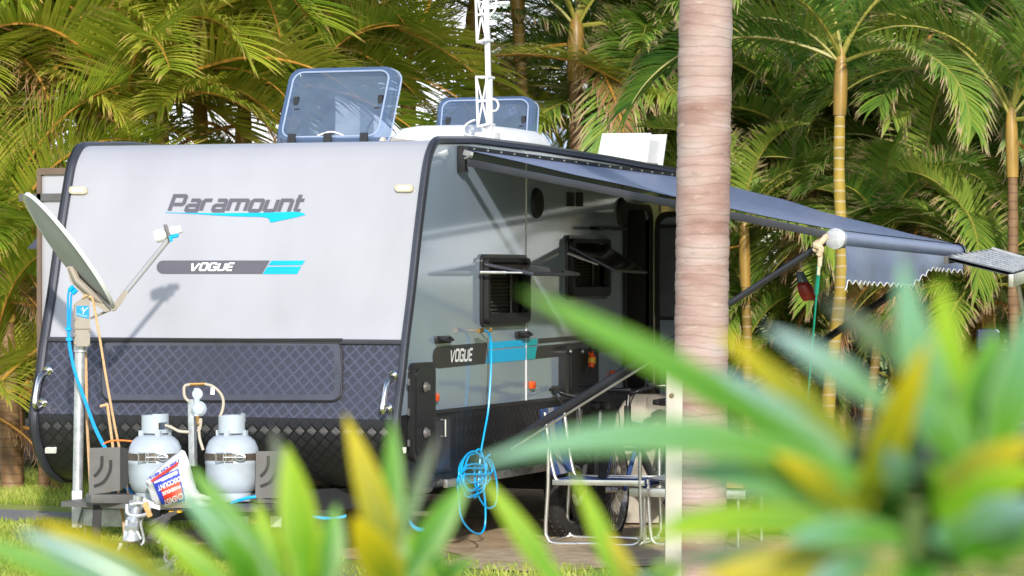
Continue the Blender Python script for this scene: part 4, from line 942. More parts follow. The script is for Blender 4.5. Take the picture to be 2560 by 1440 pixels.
cord('blue_tube', [[dep(u, v, 19.5) for u, v in ((1019, 1262), (1020, 1290), (1028, 1312), (1045, 1326), (1062, 1326))], [dep(u, v, 19.5) for u, v in ((1021, 1262), (1021, 1286), (1028, 1308), (1042, 1320), (1062, 1322))]], .008, M['hose'], 'short blue tubes drooping from the tow eye under the caravan corner', 'tube')
cord('blue_tube', [[dep(u, v, 18.2) for u, v in ((576, 1258), (600, 1250), (622, 1244), (640, 1242))]], .009, M['hose'], 'short blue tube across the foot of the right gas bottle', 'tube')
cord('blue_tube', [[dep(u, v, 18.3) for u, v in ((780, 1290), (810, 1294), (840, 1294), (866, 1289))], [dep(u, v, 18.3) for u, v in ((782, 1293), (810, 1297), (840, 1296), (864, 1292))]], .006, M['hose'], 'flat blue tubes lying along the front beam', 'tube')
tb = on(1480, 905, 0, VX+.10)
pl = thing('plug_lead', 'orange and yellow plug lead dangling beside the outside hatch', 'plug lead', tb)
m = MB(); q2 = lambda u, v: on(u, v, 0, VX+.09)
m.tube([q2(1477, 882), q2(1481, 892)], .018, 8); m.tube([q2(1481, 892), q2(1478, 918)], [.026, .02], 8); m.build('plug', M['orange'], pl)
m = MB(); m.tube([q2(1480, 896), q2(1479, 908)], .027, 8); m.build('plug_band', M['yellowmark'], pl)
m = MB(); m.tube([q2(1475, 866), q2(1477, 882)], .006, 6); m.tube([q2(1478, 916), q2(1476, 938)], .006, 6); m.build('lead', M['black'], pl)

# ------------------------------------------------------------------ camp furniture
def chair(loc, rz, label, colours):
    """folding aluminium armchair, facing +x in its own frame, seat .41 high, .60 deep, .50 wide"""
    ch = thing('camp_chair', label, 'chair', loc, 'folding camp chairs'); R = Matrix.Rotation(rz, 3, 'Z'); L = Vector(loc)
    T = lambda x, y, z: L+R @ Vector((x, y, z))
    for y in (-.25, .25):
        m = MB(); m.tube(crom([T(-.30, y, .62), T(-.30, y, .40), T(-.315, y, .12), T(-.305, y, .05), T(-.25, y, .015), T(0, y, .018), T(.24, y, .015), T(.30, y, .05), T(.31, y, .12), T(.30, y, .38), T(.30, y, .60)], 6), .0125, 10); m.build('leg_frame', M['alu'], ch)
        m = MB(); m.bar(T(-.33, y, .635), T(.33, y, .615), .045, .022, .008); m.build('armrest', M['blacktrim'], ch)
    for y in (-.225, .225):
        m = MB(); m.tube(crom([T(.31, y, .40), T(0, y, .405), T(-.22, y, .40), T(-.28, y, .50), T(-.33, y, .84)], 6), .012, 10); m.build('back_frame', M['alu'], ch)
    for y in (-.25, .25):
        m = MB(); m.bar(T(-.27, y, .4), T(.33, y, .405), .02, .035, .004); m.build('seat_rail', M['alu'], ch)
    for x in (-.3, .3):
        m = MB(); m.tube([T(x, -.25, .02), T(x, .25, .02)], .010); m.build('cross_tube', M['alu'], ch)
    m = MB(); m.grid([[T(-.26+.58*i/10, -.235+.47*j/4, .418-.018*sin(pi*i/10)-(0 if i < 10 else .03)) for j in range(5)] for i in range(11)]); m.grid([[T(-.26+.58*i/10, -.235+.47*j/4, .406-.018*sin(pi*i/10)-(0 if i < 10 else .03)) for j in range(5)] for i in range(11)]); m.build('seat', M['bluecloth'], ch)
    bk_ = lambda t, y: T(-.275-.085*t, y, .44+.42*t)
    for (y0, y1, cl, nm) in ((-.24, -.07, colours[0], 'backrest'), (-.07, .06, colours[1], 'backrest_band'), (.06, .24, colours[2], 'backrest_band')):
        m = MB(); rows = [[bk_(i/8, y0+(y1-y0)*j/3)+R @ Vector((-.02*sin(pi*i/8), 0, 0)) for j in range(4)] for i in range(9)]
        m.grid(rows); m.grid([[p+R @ Vector((.008, 0, 0)) for p in r] for r in rows]); o = m.build(nm, cl, ch if nm == 'backrest' else bkp)
        if nm == 'backrest': bkp = o
    return ch
cc = on(1478, 1366, 2, 0.0)
chair(Vector((cc.x, cc.y+.25, 0)), radians(4), 'blue and grey folding aluminium chair beside the caravan wall, in front of the low table', (M['bluecloth'], M['greycloth'], M['bluecloth']))
# low aluminium table
t0 = on(1722, 1390, 2, 0)
tb_ = thing('folding_table', 'low folding aluminium table standing behind the big palm trunk', 'table', (t0.x+.1, t0.y+.55, 0))
TL = Vector((t0.x+.03, t0.y+.55, 0)); tz = 1.73-(1228-680)*((TL-EYE).dot(FW))/FPX
xA = on(1572, 1232, 1, TL.y).x; xB = on(1868, 1232, 1, TL.y).x
m = MB(); m.box(((xA+xB)/2, TL.y+.3, tz), (xB-xA, .6, .012)); m.build('tabletop', M['alu'], tb_)
m = MB(); 
for yy in (TL.y, TL.y+.6): m.box(((xA+xB)/2, yy, tz-.022), (xB-xA+.02, .02, .05), bevel=.004)
for xx in (xA, xB): m.box((xx, TL.y+.3, tz-.022), (.02, .62, .05), bevel=.004)
m.build('table_edge', M['alu'], tb_)
for xx in (xA+.09, xB-.07):
    for yy in (TL.y+.04, TL.y+.56):
        m = MB(); m.tube([(xx, yy, tz-.03), (xx, yy, .0)], .013, 10); m.build('leg', M['alu'], tb_)
wb = Vector((on(1832, 1215, 1, TL.y+.12).x, TL.y+.16, tz+.008))
bx_ = thing('wooden_box', 'small orange timber box on the corner of the low table', 'box', wb)
m = MB(); 
for k in range(2): m.box(wb+Vector((0, 0, .025+k*.042)), (.14, .10, .038), bevel=.004)
m.build('box_body', M['timber'], bx_)
m = MB(); m.box(wb+Vector((.0, .0, .095)), (.145, .105, .012), bevel=.003); m.build('box_lid', M['timber'], bx_)
# second folded frame right of the first chair
fs = on(1625, 1368, 2, 0); fs = Vector((fs.x, fs.y+.1, 0))
st = thing('folding_stool', 'bare aluminium stool frame between the chair and the white post', 'stool', fs)
for y in (0, .42):
    m = MB(); m.tube(crom([fs+Vector((-.05, y, .42)), fs+Vector((-.03, y, .1)), fs+Vector((.0, y, .02)), fs+Vector((.08, y, .012)), fs+Vector((.24, y, .012)), fs+Vector((.33, y, .03)), fs+Vector((.34, y, .12)), fs+Vector((.32, y, .44))], 6), .0125, 10); m.build('leg_frame', M['alu'], st)
m = MB(); m.grid([[fs+Vector((-.05+.37*i/6, .42*j/3, .43-.02*sin(pi*i/6))) for j in range(4)] for i in range(7)]); m.grid([[fs+Vector((-.05+.37*i/6, .42*j/3, .422-.02*sin(pi*i/6))) for j in range(4)] for i in range(7)]); m.build('seat', M['greycloth'], st)
# kettle barbecue on timber legs
kb = on(1945, 1340, 2, 0); kb = Vector((kb.x, kb.y, 0)); s = (kb-EYE).dot(FW)/FPX
bb = thing('kettle_barbecue', 'round barbecue with black lid, rust red bowl and timber legs', 'barbecue', kb)
zc_ = (1340-1272)*s; rr_ = 56*s; cxo = -RT*(12*s)
m = MB(); m.lathe([(rr_, 0), (rr_*1.0, .02), (rr_*.85, .07), (rr_*.5, .115), (0, .13)], kb+cxo+Vector((0, 0, zc_)), seg=32); ld_ = m.build('barbecue_lid', M['black'], bb)
m = MB(); m.tube(crom([kb+cxo+Vector((-.09, 0, zc_+.115)), kb+cxo+Vector((-.05, 0, zc_+.16)), kb+cxo+Vector((.05, 0, zc_+.16)), kb+cxo+Vector((.09, 0, zc_+.115))], 5), .01); m.build('lid_handle', M['alu'], ld_)
m = MB(); m.lathe([(rr_*.98, 0), (rr_*.9, -.06), (rr_*.6, -.13), (0, -.16)], kb+cxo+Vector((0, 0, zc_)), seg=32); m.build('barbecue_bowl', mat('rust_red_enamel', (.22, .035, .018), .35, var=.2), bb)
for dx, dy in ((.10, -.08), (-.16, -.02), (.06, .16)):
    m = MB(); m.tube([kb+cxo+Vector((dx*.6, dy*.6, zc_-.1)), kb+Vector((dx*1.7, dy*1.7, 0))], .022, 8); m.build('leg', mat('grey_timber', (.30, .24, .17), .7, var=.2, vscale=20), bb)

# ------------------------------------------------------------------ bicycles leaning at the wall
def bike(name, rear, heading, label, wr, tr, frame, spokes, turn=0.0, fork=None, bottle_=False):
    """rear: ground point of the rear wheel; heading: direction of travel"""
    b = thing(name, label, 'bicycle', rear, 'bicycles by the caravan wall'); h = Vector((cos(heading), sin(heading), 0)); n = Vector((-h.y, h.x, 0)); Z = Vector((0, 0, 1))
    wbase = wr*2+.50; T = lambda x, y, z: rear+h*x+n*y+Z*z
    def wheel_(c, d):
        nn = Vector((-d.y, d.x, 0)); m = MB(); m.lathe([(wr-tr*1.5, -tr*.4), (wr-tr, -tr), (wr-.2*tr, -tr*.8), (wr, -tr*.3), (wr, tr*.3), (wr-.2*tr, tr*.8), (wr-tr, tr), (wr-tr*1.5, tr*.4)], c, nn, 40)
        for k in range(40):
            a = 2*pi*k/40
            for sgn in (-1, 1): m.box(c+(d*cos(a)+Z*sin(a))*(wr-.1*tr)+nn*sgn*tr*.45, (.012, .016, .02))
        w = m.build('wheel', M['rubber'], b); m = MB()
        m.lathe([(wr-tr*1.5, -.02), (wr-tr*1.75, -.02), (wr-tr*1.75, .02), (wr-tr*1.5, .02)], c, nn, 36)
        for k in range(spokes):
            a = 2*pi*k/spokes+.5; e = d*cos(a)+Z*sin(a)
            if spokes < 9: m.bar(c+e*.03, c+e*(wr-tr*1.65), .03, .028, .006, up=nn)
            else: m.tube([c+e*.02, c+e*(wr-tr*1.6)], .002, 4)
        m.tube([c-nn*.05, c+nn*.05], .025, 10); m.build('rim', M['steelgrey'] if spokes < 9 else M['alu'], w)
        m = MB(); m.lathe([(.03, .048), (.08, .048), (.08, .052), (.03, .052)], c, nn, 24); m.build('brake_disc', M['alu'], w)
    fd = Vector((cos(heading+turn), sin(heading+turn), 0)); fx = T(wbase, 0, wr)
    wheel_(T(0, 0, wr), h); wheel_(fx, fd)
    hd = T(wbase-.22, 0, wr+.42); bbk = T(.42, 0, wr-.02); sc = T(.27, 0, wr+.38)
    m = MB(); m.tube([hd, bbk], .03, 12); m.tube([sc, bbk], .019, 10); m.tube([sc+Vector((0, 0, -.04)), hd+Vector((0, 0, .0))], .021, 10)
    for y in (-.06, .06): m.tube([T(0, y, wr), bbk+n*y*.5], .011, 8); m.tube([T(0, y, wr), sc+n*y*.3], .010, 8)
    m.tube([hd-Z*.06, hd+Z*.12], .024, 12); m.build('frame', frame, b)
    fn = Vector((-fd.y, fd.x, 0)); m = MB()
    for y in (-.075, .075): m.tube([fx+fn*y, hd+fn*y-Z*.08], .016, 10)
    m.bar(hd-fn*.09-Z*.08, hd+fn*.09-Z*.08, .04, .03, .006); m.build('fork', fork or frame, b)
    m = MB(); m.tube([hd+Z*.1, hd+Z*.22-fd*.02], .015); m.tube(crom([hd+Z*.25-fn*.34-fd*.06, hd+Z*.25-fn*.2, hd+Z*.21-fn*.06, hd+Z*.21+fn*.06, hd+Z*.25+fn*.2, hd+Z*.25+fn*.34-fd*.06], 5), .0125, 10); hb = m.build('handlebar', M['blacktrim'], b)
    m = MB()
    for sg in (-1, 1):
        m.tube([hd+Z*.25+fn*sg*.24-fd*.02, hd+Z*.25+fn*sg*.35-fd*.065], .018, 10); m.tube([hd+Z*.25+fn*sg*.19+fd*.02, hd+Z*.235+fn*sg*.31+fd*.03], .006, 6)
        m.box(hd+Z*.26+fn*sg*.17, (.05, .04, .03), bevel=.006)
        m.tube(crom([hd+Z*.25+fn*sg*.16+fd*.03, hd+Z*.22+fn*sg*.1+fd*.13, hd+Z*.1+fn*sg*.04+fd*.09, hd-Z*.1+fn*sg*.05], 5), .004, 6)
    m.build('grip', M['blacktrim'], hb)
    m = MB(); m.tube([sc, sc+Z*.14-h*.04], .014); m.build('seat_post', M['alu'], b)
    m = MB(); m.box(sc+Z*.16-h*.03, (.12, .12, .05), Matrix.Rotation(heading, 4, 'Z'), .02); m.box(sc+Z*.165+h*.1, (.16, .05, .04), Matrix.Rotation(heading, 4, 'Z'), .016); m.build('saddle', M['black'], b)
    m = MB(); m.lathe([(0, .05), (.09, .05), (.09, .056), (0, .056)], bbk, n, 24)
    m.build('chainring', M['steelgrey'], b)
    for sg in (1, -1):
        m = MB(); m.bar(bbk+n*.07*sg, bbk+n*.07*sg+(h*.12-Z*.11)*sg, .02, .03, .005, up=n); m.build('crank', M['steelgrey'], b)
    m = MB(); m.box(fx+fn*.062+Z*.05+fd*-.06, (.03, .03, .09), bevel=.006); m.build('brake_caliper', M['orange'], b)
    if bottle_:
        c = bbk.lerp(hd, .55)+n*.0+Z*.06; d = (hd-bbk).normalized(); m = MB(); m.lathe([(0, 0), (.037, .002), (.037, .12), (.030, .14), (.036, .16), (0.02, .18), (0, .18)], c, d, 18); bo = m.build('water_bottle', M['whitep'], b)
        m = MB(); m.lathe([(0.037, 0), (.037, .035), (.015, .05), (0, .05)], c+d*.16, d, 16); m.build('bottle_cap', M['black'], bo)
b1 = on(1402, 1343, 2, 0)
bike('bicycle', Vector((b1.x-.04, b1.y+1.06, 0)), radians(-84), 'fat tyred black bicycle with mag wheels standing behind the camp chair', .285, .062, M['steelgrey'], 5, turn=-.25, bottle_=True)
b2 = on(1566, 1345, 2, 0)
bike('bicycle', Vector((b2.x+.02, b2.y+1.14, 0)), radians(-96), 'blue forked mountain bicycle seen head on, right of the fat tyred one', .31, .028, M['carbody'], 24, turn=.15, fork=M['bluecloth'])
# canvas cover thrown over the gear by the post
cvb = on(1622, 1308, 2, 0); cvb = Vector((cvb.x, cvb.y, 0))
cv = thing('canvas_cover', 'beige canvas cover draped over stacked gear behind the white post', 'cover', cvb)
ss_ = (cvb-EYE).dot(FW)/FPX; rows = []
hz = [(0.02, 1.0), (.25, 1.0), (.5, 1.03), (.7, 1.0), (.86, .86), (.95, .62), (1.0, .3)]
Ht = 1.73-(985-680)*ss_
for h_, w_ in hz:
    rows.append([cvb+RT*(.26*w_*(1+.10*noise.noise(Vector((3*cos(a), 3*sin(a), h_*4))))*cos(a))+Vector((0, .22*w_*sin(a), 0))+Vector((.03*sin(5*a+h_*4), 0, Ht*h_)) for a in [2*pi*k/40 for k in range(40)]])
m = MB(); R = m.grid(rows, closed=True); m.face(R[-1]); m.build('cover_cloth', M['canvas'], cv, 60)
m = MB(); m.tube([cvb+RT*(.27*cos(a))+Vector((.0, .23*sin(a), Ht*.55)) for a in [2*pi*k/24 for k in range(24)]], .006, 6, closed=True); m.build('cover_cord', M['hosebeige'], cv)

# ------------------------------------------------------------------ utility truck with its canopy lid up, mostly outside the frame
DT = 20.2; q = lambda u, v, o=0.0: dep(u, v, DT+o)
tk = thing('utility_truck', 'dark utility truck with the slatted underside of its open canopy lid showing', 'truck', q(2700, 1300))
# lid: a ribbed alloy flap, tilted
L0, L1, L2, L3 = q(2390, 640, .2), q(2478, 632, 1.1), q(2600, 672, .6), q(2545, 690, -.4)
L0 = q(2365, 650, 0); L1 = q(2478, 632, 1.2); L2 = q(2600, 668, 1.0); L3 = q(2530, 690, -.2)
up_ = (L1-L0).cross(L3-L0).normalized(); 
if up_.z < 0: up_ = -up_
m = MB(); A = [L0, L1, L2, L3]; m.face([m.v(p) for p in A]); m.face([m.v(p+up_*.02) for p in A[::-1]]); lid = m.build('canopy_lid', mat('lid_alloy', (.30, .30, .32), .4, .5, var=.15), tk)
m = MB()
for k in range(1, 9): a = L0.lerp(L1, k/9); b = L3.lerp(L2, k/9); m.bar(a-up_*.008, b-up_*.008, .03, .012); m.bar(a+up_*.024, b+up_*.024, .03, .012)
m.build('lid_rib', M['galv'], lid)
m = MB(); m.bar(L0, L1, .03, .05, .003); m.build('lid_edge', M['steelgrey'], lid)
m = MB(); m.bar(L1, L2, .03, .08, .003); m.bar(L3-up_*.03, L2-up_*.03, .03, .08, .003)
for k in range(6): m.box(L1.lerp(L2, (k+.5)/6)-FW*.02+up_*.0, (.014, .05, .014))
m.build('lid_edge', M['alu'], lid)
m = MB(); m.tube([q(2537, 676, .1), q(2556, 770, .3)], [.016, .016], 8); m.tube([q(2537, 676, .1), q(2572, 850, .5)], .009, 8); m.build('gas_strut', M['alu'], lid)
cb = q(2720, 900, 1.2)
m = MB(); m.box((cb.x+.25, cb.y, 1.1), (1.0, 1.5, .75), Matrix.Rotation(YAW, 4, 'Z'), .05); m.build('canopy_box', M['steelgrey'], tk)
cab = cb-FW*0+RT*1.75
m = MB(); m.box((cab.x, cab.y, .85), (1.9, 1.75, .75), Matrix.Rotation(YAW, 4, 'Z'), .12); m.box((cab.x, cab.y, 1.45), (1.3, 1.5, .6), Matrix.Rotation(YAW, 4, 'Z'), .15); m.box((cb.x, cb.y, .65), (1.6, 1.7, .25), Matrix.Rotation(YAW, 4, 'Z'), .03); m.build('body', M['carbody'], tk)
for rx, ry in ((-.1, -.78), (-.1, .78), (2.3, -.78), (2.3, .78)):
    c = Vector((cb.x, cb.y, .36))+RT*rx+Vector((FW.x, FW.y, 0))*ry; m = MB(); m.lathe([(.2, -.11), (.34, -.11), (.36, -.06), (.36, .06), (.34, .11), (.2, .11)], c, (FW.x, FW.y, 0), 28); w = m.build('wheel', M['rubber'], tk)
    m = MB(); m.lathe([(0, -.08), (.2, -.09), (.2, .09), (0, .08)], c, (FW.x, FW.y, 0), 20); m.build('rim', M['alu'], w)
mq = lambda u, v, o=0.0: dep(u, v, 19.6+o)
m = MB(); rows = []
for o_, s_c in ((-.06, .85), (-.03, 1), (.03, .95), (.07, .6)):
    rows.append([mq(2470+30*s_c*x, 852+31*s_c*y, o_) for x, y in [(p[0], p[1]) for p in rrect(-1, -1, 1, 1, .45, 5)]])
R = m.grid(rows, closed=True); m.face(R[0]); m.face(R[-1]); mir = m.build('door_mirror', M['darkpaint'], tk, 50)
m = MB(); m.tube([mq(2480, 880), mq(2560, 905, .3), mq(2700, 900, .6)], .03, 8); m.build('mirror_arm', M['blacktrim'], mir)
# ------------------------------------------------------------------ ground
def ground_mat(name, cols, scale, bump=.5, bscale=60):
    m, t, p = node_mat(name); co = t.nodes.new("ShaderNodeTexCoord")
    n = t.nodes.new("ShaderNodeTexNoise"); n.inputs['Scale'].default_value = scale; n.inputs['Detail'].default_value = 8; n.inputs['Roughness'].default_value = .65
    t.links.new(co.outputs['Object'], n.inputs['Vector']); r = t.nodes.new("ShaderNodeValToRGB")
    els = r.color_ramp.elements
    while len(els) < len(cols): els.new(.5)
    for i, c in enumerate(cols): els[i].position = .3+.4*i/(len(cols)-1); els[i].color = (*c, 1)
    t.links.new(n.outputs['Fac'], r.inputs['Fac']); t.links.new(r.outputs['Color'], p.inputs['Base Color'])
    b = t.nodes.new("ShaderNodeTexNoise"); b.inputs['Scale'].default_value = bscale; b.inputs['Detail'].default_value = 6; t.links.new(co.outputs['Object'], b.inputs['Vector'])
    bn = t.nodes.new("ShaderNodeBump"); bn.inputs['Strength'].default_value = bump; bn.inputs['Distance'].default_value = .03
    t.links.new(b.outputs['Fac'], bn.inputs['Height']); t.links.new(bn.outputs['Normal'], p.inputs['Normal']); p.inputs['Roughness'].default_value = .9
    return m
mb = MB(); S_ = 600
mb.grid([[(-S_, -S_, 0), (S_, -S_, 0)], [(-S_, S_, 0), (S_, S_, 0)]])
tag(mb.build('ground', ground_mat("grass_soil", [(.18, .26, .045), (.34, .39, .08), (.48, .43, .18)], 1.3)), kind='structure')
def patch(name, pts, z, m, jag=.12, kind='structure'):
    random.seed(len(pts)*7+3); out = []
    n = len(pts)
    for i in range(n):
        a, b = Vector(pts[i]), Vector(pts[(i+1) % n]); k = max(2, int((b-a).length/.35))
        for j in range(k):
            p = a.lerp(b, j/k); out.append((p.x+random.uniform(-jag, jag), p.y+random.uniform(-jag, jag)))
    mb = MB(); mb.prism([out], lambda x, y: Vector((x, y, z))); return tag(mb.build(name, m, smooth=0), kind=kind)
gp = lambda u, v: tuple(on(u, v, 2, 0)[:2])
patch('dirt_patch', [(-1.3, .9), (1.25, .15), gp(1110, 1375), gp(1130, 1425), gp(1330, 1425), gp(1500, 1385), gp(1900, 1375), (4.0, 4.5), (3.2, 7), (-1.3, 7)], .004, ground_mat("bare_earth", [(.34, .23, .13), (.58, .42, .26), (.68, .52, .33)], 3.5, .6, 90), .10)
patch('gravel_path', [(-9, 1.5), gp(-60, 1300), gp(180, 1312), (-1.4, 2.4), (-1.35, 3.6), gp(170, 1282), gp(-60, 1272), (-9, 3.3)], .006, ground_mat("grey_gravel", [(.20, .20, .21), (.30, .30, .31), (.38, .37, .37)], 30, .8, 160), .06)
patch('mulch_bed', [(-12, 6.3), (-4.2, 6.5), (-1.5, 7.2), (6, 7.6), (12, 8.5), (14, 22), (-14, 22)], .005, ground_mat("leaf_mulch", [(.06, .035, .02), (.14, .075, .035), (.24, .13, .06)], 9, .9, 40), .15)
patch('sand_patch', [(1.3, .15), gp(1130, 1422), gp(1360, 1432), gp(1700, 1412), (3.8, .75), (3.75, 3.4), (1.4, 3.2)], .008, ground_mat("pale_sand", [(.42, .30, .18), (.62, .47, .31), (.74, .60, .42)], 7, .7, 120), .05)
def leaf_tri_mat(name, cols, trans=.25, rough=.5):
    m, t, p = node_mat(name); a = t.nodes.new("ShaderNodeAttribute"); a.attribute_name = 'tone'
    r = t.nodes.new("ShaderNodeValToRGB"); els = r.color_ramp.elements
    while len(els) < len(cols): els.new(.5)
    for i, c in enumerate(cols): els[i].position = i/(len(cols)-1); els[i].color = (*c, 1)
    t.links.new(a.outputs['Fac'], r.inputs['Fac']); t.links.new(r.outputs['Color'], p.inputs['Base Color']); p.inputs['Roughness'].default_value = rough
    tr = t.nodes.new("ShaderNodeBsdfTranslucent"); t.links.new(r.outputs['Color'], tr.inputs['Color']); x = t.nodes.new("ShaderNodeMixShader"); x.inputs[0].default_value = trans
    t.links.new(p.outputs[0], x.inputs[1]); t.links.new(tr.outputs[0], x.inputs[2]); t.links.new(x.outputs[0], t.nodes['Material Output'].inputs['Surface'])
    return m
def mesh_from(name, verts, faces, mats, tones=None, fmi=None, smooth=False):
    me = bpy.data.meshes.new(name); me.from_pydata(verts, [], faces)
    for m in mats: me.materials.append(m)
    if tones is not None:
        at = me.attributes.new('tone', 'FLOAT', 'POINT'); at.data.foreach_set('value', tones)
    if fmi: me.polygons.foreach_set('material_index', fmi)
    if smooth: me.polygons.foreach_set('use_smooth', [True]*len(faces))
    me.update(); return me
# grass that shows
random.seed(21); V_, F_, T_ = [], [], []
def blade(x, y, h, tone):
    a = random.uniform(0, 2*pi); w = random.uniform(.003, .006); lx, ly = random.gauss(0, h*.45), random.gauss(0, h*.45); i = len(V_)
    V_.extend([(x-cos(a)*w, y-sin(a)*w, 0), (x+cos(a)*w, y+sin(a)*w, 0), (x+lx*.4+cos(a)*w*.7, y+ly*.4+sin(a)*w*.7, h*.62), (x+lx*.4-cos(a)*w*.7, y+ly*.4-sin(a)*w*.7, h*.62), (x+lx, y+ly, h)])
    F_.extend([(i, i+1, i+2, i+3), (i+3, i+2, i+4)]); T_.extend([tone*.8, tone*.8, tone, tone, min(1, tone+.15)])
def scatter(u0, u1, v0, v1, n, hmin, hmax, avoid=None):
    for _ in range(n):
        u = random.uniform(u0, u1); v = random.uniform(v0, v1); p = on(u, v, 2, 0)
        q = noise.noise(Vector((p.x*1.7, p.y*1.7, 0))); 
        if q < -.30 and random.random() < .8: continue
        if avoid and avoid(p): continue
        blade(p.x, p.y, random.uniform(hmin, hmax)*(1+.5*q), min(1, max(0, .45+.5*q+random.uniform(-.25, .25))))
nogo = lambda p: (-1.1 < p.x < 1.3 and p.y > .6) or (p.x > 1.3 and .3 < p.y < 5)
onpath = lambda p: nogo(p) or (p.x < -1.3 and 2.2+(p.x+1.4)*.0 < p.y < 3.5)
scatter(-60, 460, 1180, 1272, 9000, .03, .07, onpath); scatter(-60, 700, 1305, 1480, 20000, .025, .06, nogo); scatter(700, 1900, 1395, 1480, 5000, .015, .04, nogo); scatter(1900, 2600, 1250, 1480, 5000, .03, .06, nogo)
me = mesh_from('grass', V_, F_, [leaf_tri_mat("grass_blades", [(.16, .28, .03), (.40, .50, .07), (.66, .62, .18)], .3, .6)], T_)
o = bpy.data.objects.new('grass', me); COL.objects.link(o); tag(o, kind='stuff')
# low plants and litter at the feet of the palms
V_, F_, T_ = [], [], []
for _ in range(190):
    x = random.uniform(-7.5, 8.5); y = 6.6+(x+6)*.09+random.uniform(0, 1.2)+(.6 if x > -1 else 0); nl = random.randint(9, 16); s = random.uniform(.10, .26); tn = random.uniform(.1, .6)
    for k in range(nl):
        a = random.uniform(0, 2*pi); e = random.uniform(.3, 1.2); w = s*.09; d = Vector((cos(a)*cos(e), sin(a)*cos(e), sin(e))); sd_ = Vector((-sin(a), cos(a), 0)); o_ = Vector((x, y, .01)); i = len(V_)
        for t, ww in ((0, .6), (.5, 1), (1, .05)):
            c = o_+d*s*t-Vector((0, 0, s*.45*t*t)); V_.extend([tuple(c-sd_*w*ww), tuple(c+sd_*w*ww)]); T_.extend([tn+.25*t]*2)
        F_.extend([(i, i+1, i+3, i+2), (i+2, i+3, i+5, i+4)])
for _ in range(2600):
    x = random.uniform(-8, 9); y = 6.5+(x+6)*.09+random.uniform(-.2, 2.2)+(.6 if x > -1 else 0); a = random.uniform(0, 2*pi); L = random.uniform(.03, .14); w = random.uniform(.008, .02); i = len(V_); z = random.uniform(.01, .05)
    d = Vector((cos(a), sin(a), random.uniform(-.2, .35))); sd_ = Vector((-sin(a), cos(a), 0)); c = Vector((x, y, z))
    V_.extend([tuple(c-sd_*w), tuple(c+sd_*w), tuple(c+d*L)]); F_.append((i, i+1, i+2)); T_.extend([random.uniform(.75, 1)]*3)
me = mesh_from('ground_cover', V_, F_, [leaf_tri_mat("ground_cover_leaf", [(.02, .05, .01), (.06, .11, .02), (.14, .14, .04), (.24, .13, .05), (.34, .20, .09)], .2, .6)], T_)
o = bpy.data.objects.new('ground_cover', me); COL.objects.link(o); tag(o, kind='stuff')

# ------------------------------------------------------------------ palms
def frond_mat(name, greens, tipc, tip0):
    m, t, p = node_mat(name); a = t.nodes.new("ShaderNodeAttribute"); a.attribute_name = 'tone'; b = t.nodes.new("ShaderNodeAttribute"); b.attribute_name = 'along'
    oi = t.nodes.new("ShaderNodeObjectInfo"); s = math_node(t, 'ADD', math_node(t, 'MULTIPLY', a.outputs['Fac'], .55), math_node(t, 'MULTIPLY', oi.outputs['Random'], .45))
    r = t.nodes.new("ShaderNodeValToRGB"); els = r.color_ramp.elements
    while len(els) < len(greens): els.new(.5)
    for i, c in enumerate(greens): els[i].position = i/(len(greens)-1); els[i].color = (*c, 1)
    t.links.new(s, r.inputs['Fac'])
    mr = t.nodes.new("ShaderNodeMapRange"); mr.inputs['From Min'].default_value = tip0; mr.inputs['From Max'].default_value = 1.0
    t.links.new(b.outputs['Fac'], mr.inputs['Value'])
    mx_ = t.nodes.new("ShaderNodeMix"); mx_.data_type = 'RGBA'; t.links.new(mr.outputs['Result'], mx_.inputs['Factor']); t.links.new(r.outputs['Color'], mx_.inputs['A']); mx_.inputs['B'].default_value = (*tipc, 1)
    t.links.new(mx_.outputs['Result'], p.inputs['Base Color']); p.inputs['Roughness'].default_value = .42; p.inputs['Specular IOR Level'].default_value = .4
    tr = t.nodes.new("ShaderNodeBsdfTranslucent"); t.links.new(mx_.outputs['Result'], tr.inputs['Color']); x = t.nodes.new("ShaderNodeMixShader"); x.inputs[0].default_value = .4
    t.links.new(p.outputs[0], x.inputs[1]); t.links.new(tr.outputs[0], x.inputs[2]); t.links.new(x.outputs[0], t.nodes['Material Output'].inputs['Surface'])
    return m
FM = dict(gold=frond_mat("golden_frond", [(.13, .27, .025), (.32, .43, .04), (.56, .58, .07), (.76, .68, .14)], (.74, .50, .18), .80),
          green=frond_mat("green_frond", [(.06, .19, .045), (.17, .34, .055), (.36, .48, .075), (.58, .60, .13)], (.80, .54, .36), .76),
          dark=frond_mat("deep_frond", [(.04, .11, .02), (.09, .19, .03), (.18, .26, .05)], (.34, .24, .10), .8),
          dry=frond_mat("dry_frond", [(.32, .16, .07), (.50, .26, .12), (.62, .40, .22)], (.66, .45, .30), .5))
rach_gold = mat("rachis_gold", (.52, .26, .05), .45, var=.2, vscale=5); rach_green = mat("rachis_green", (.30, .28, .05), .45, var=.2, vscale=5)
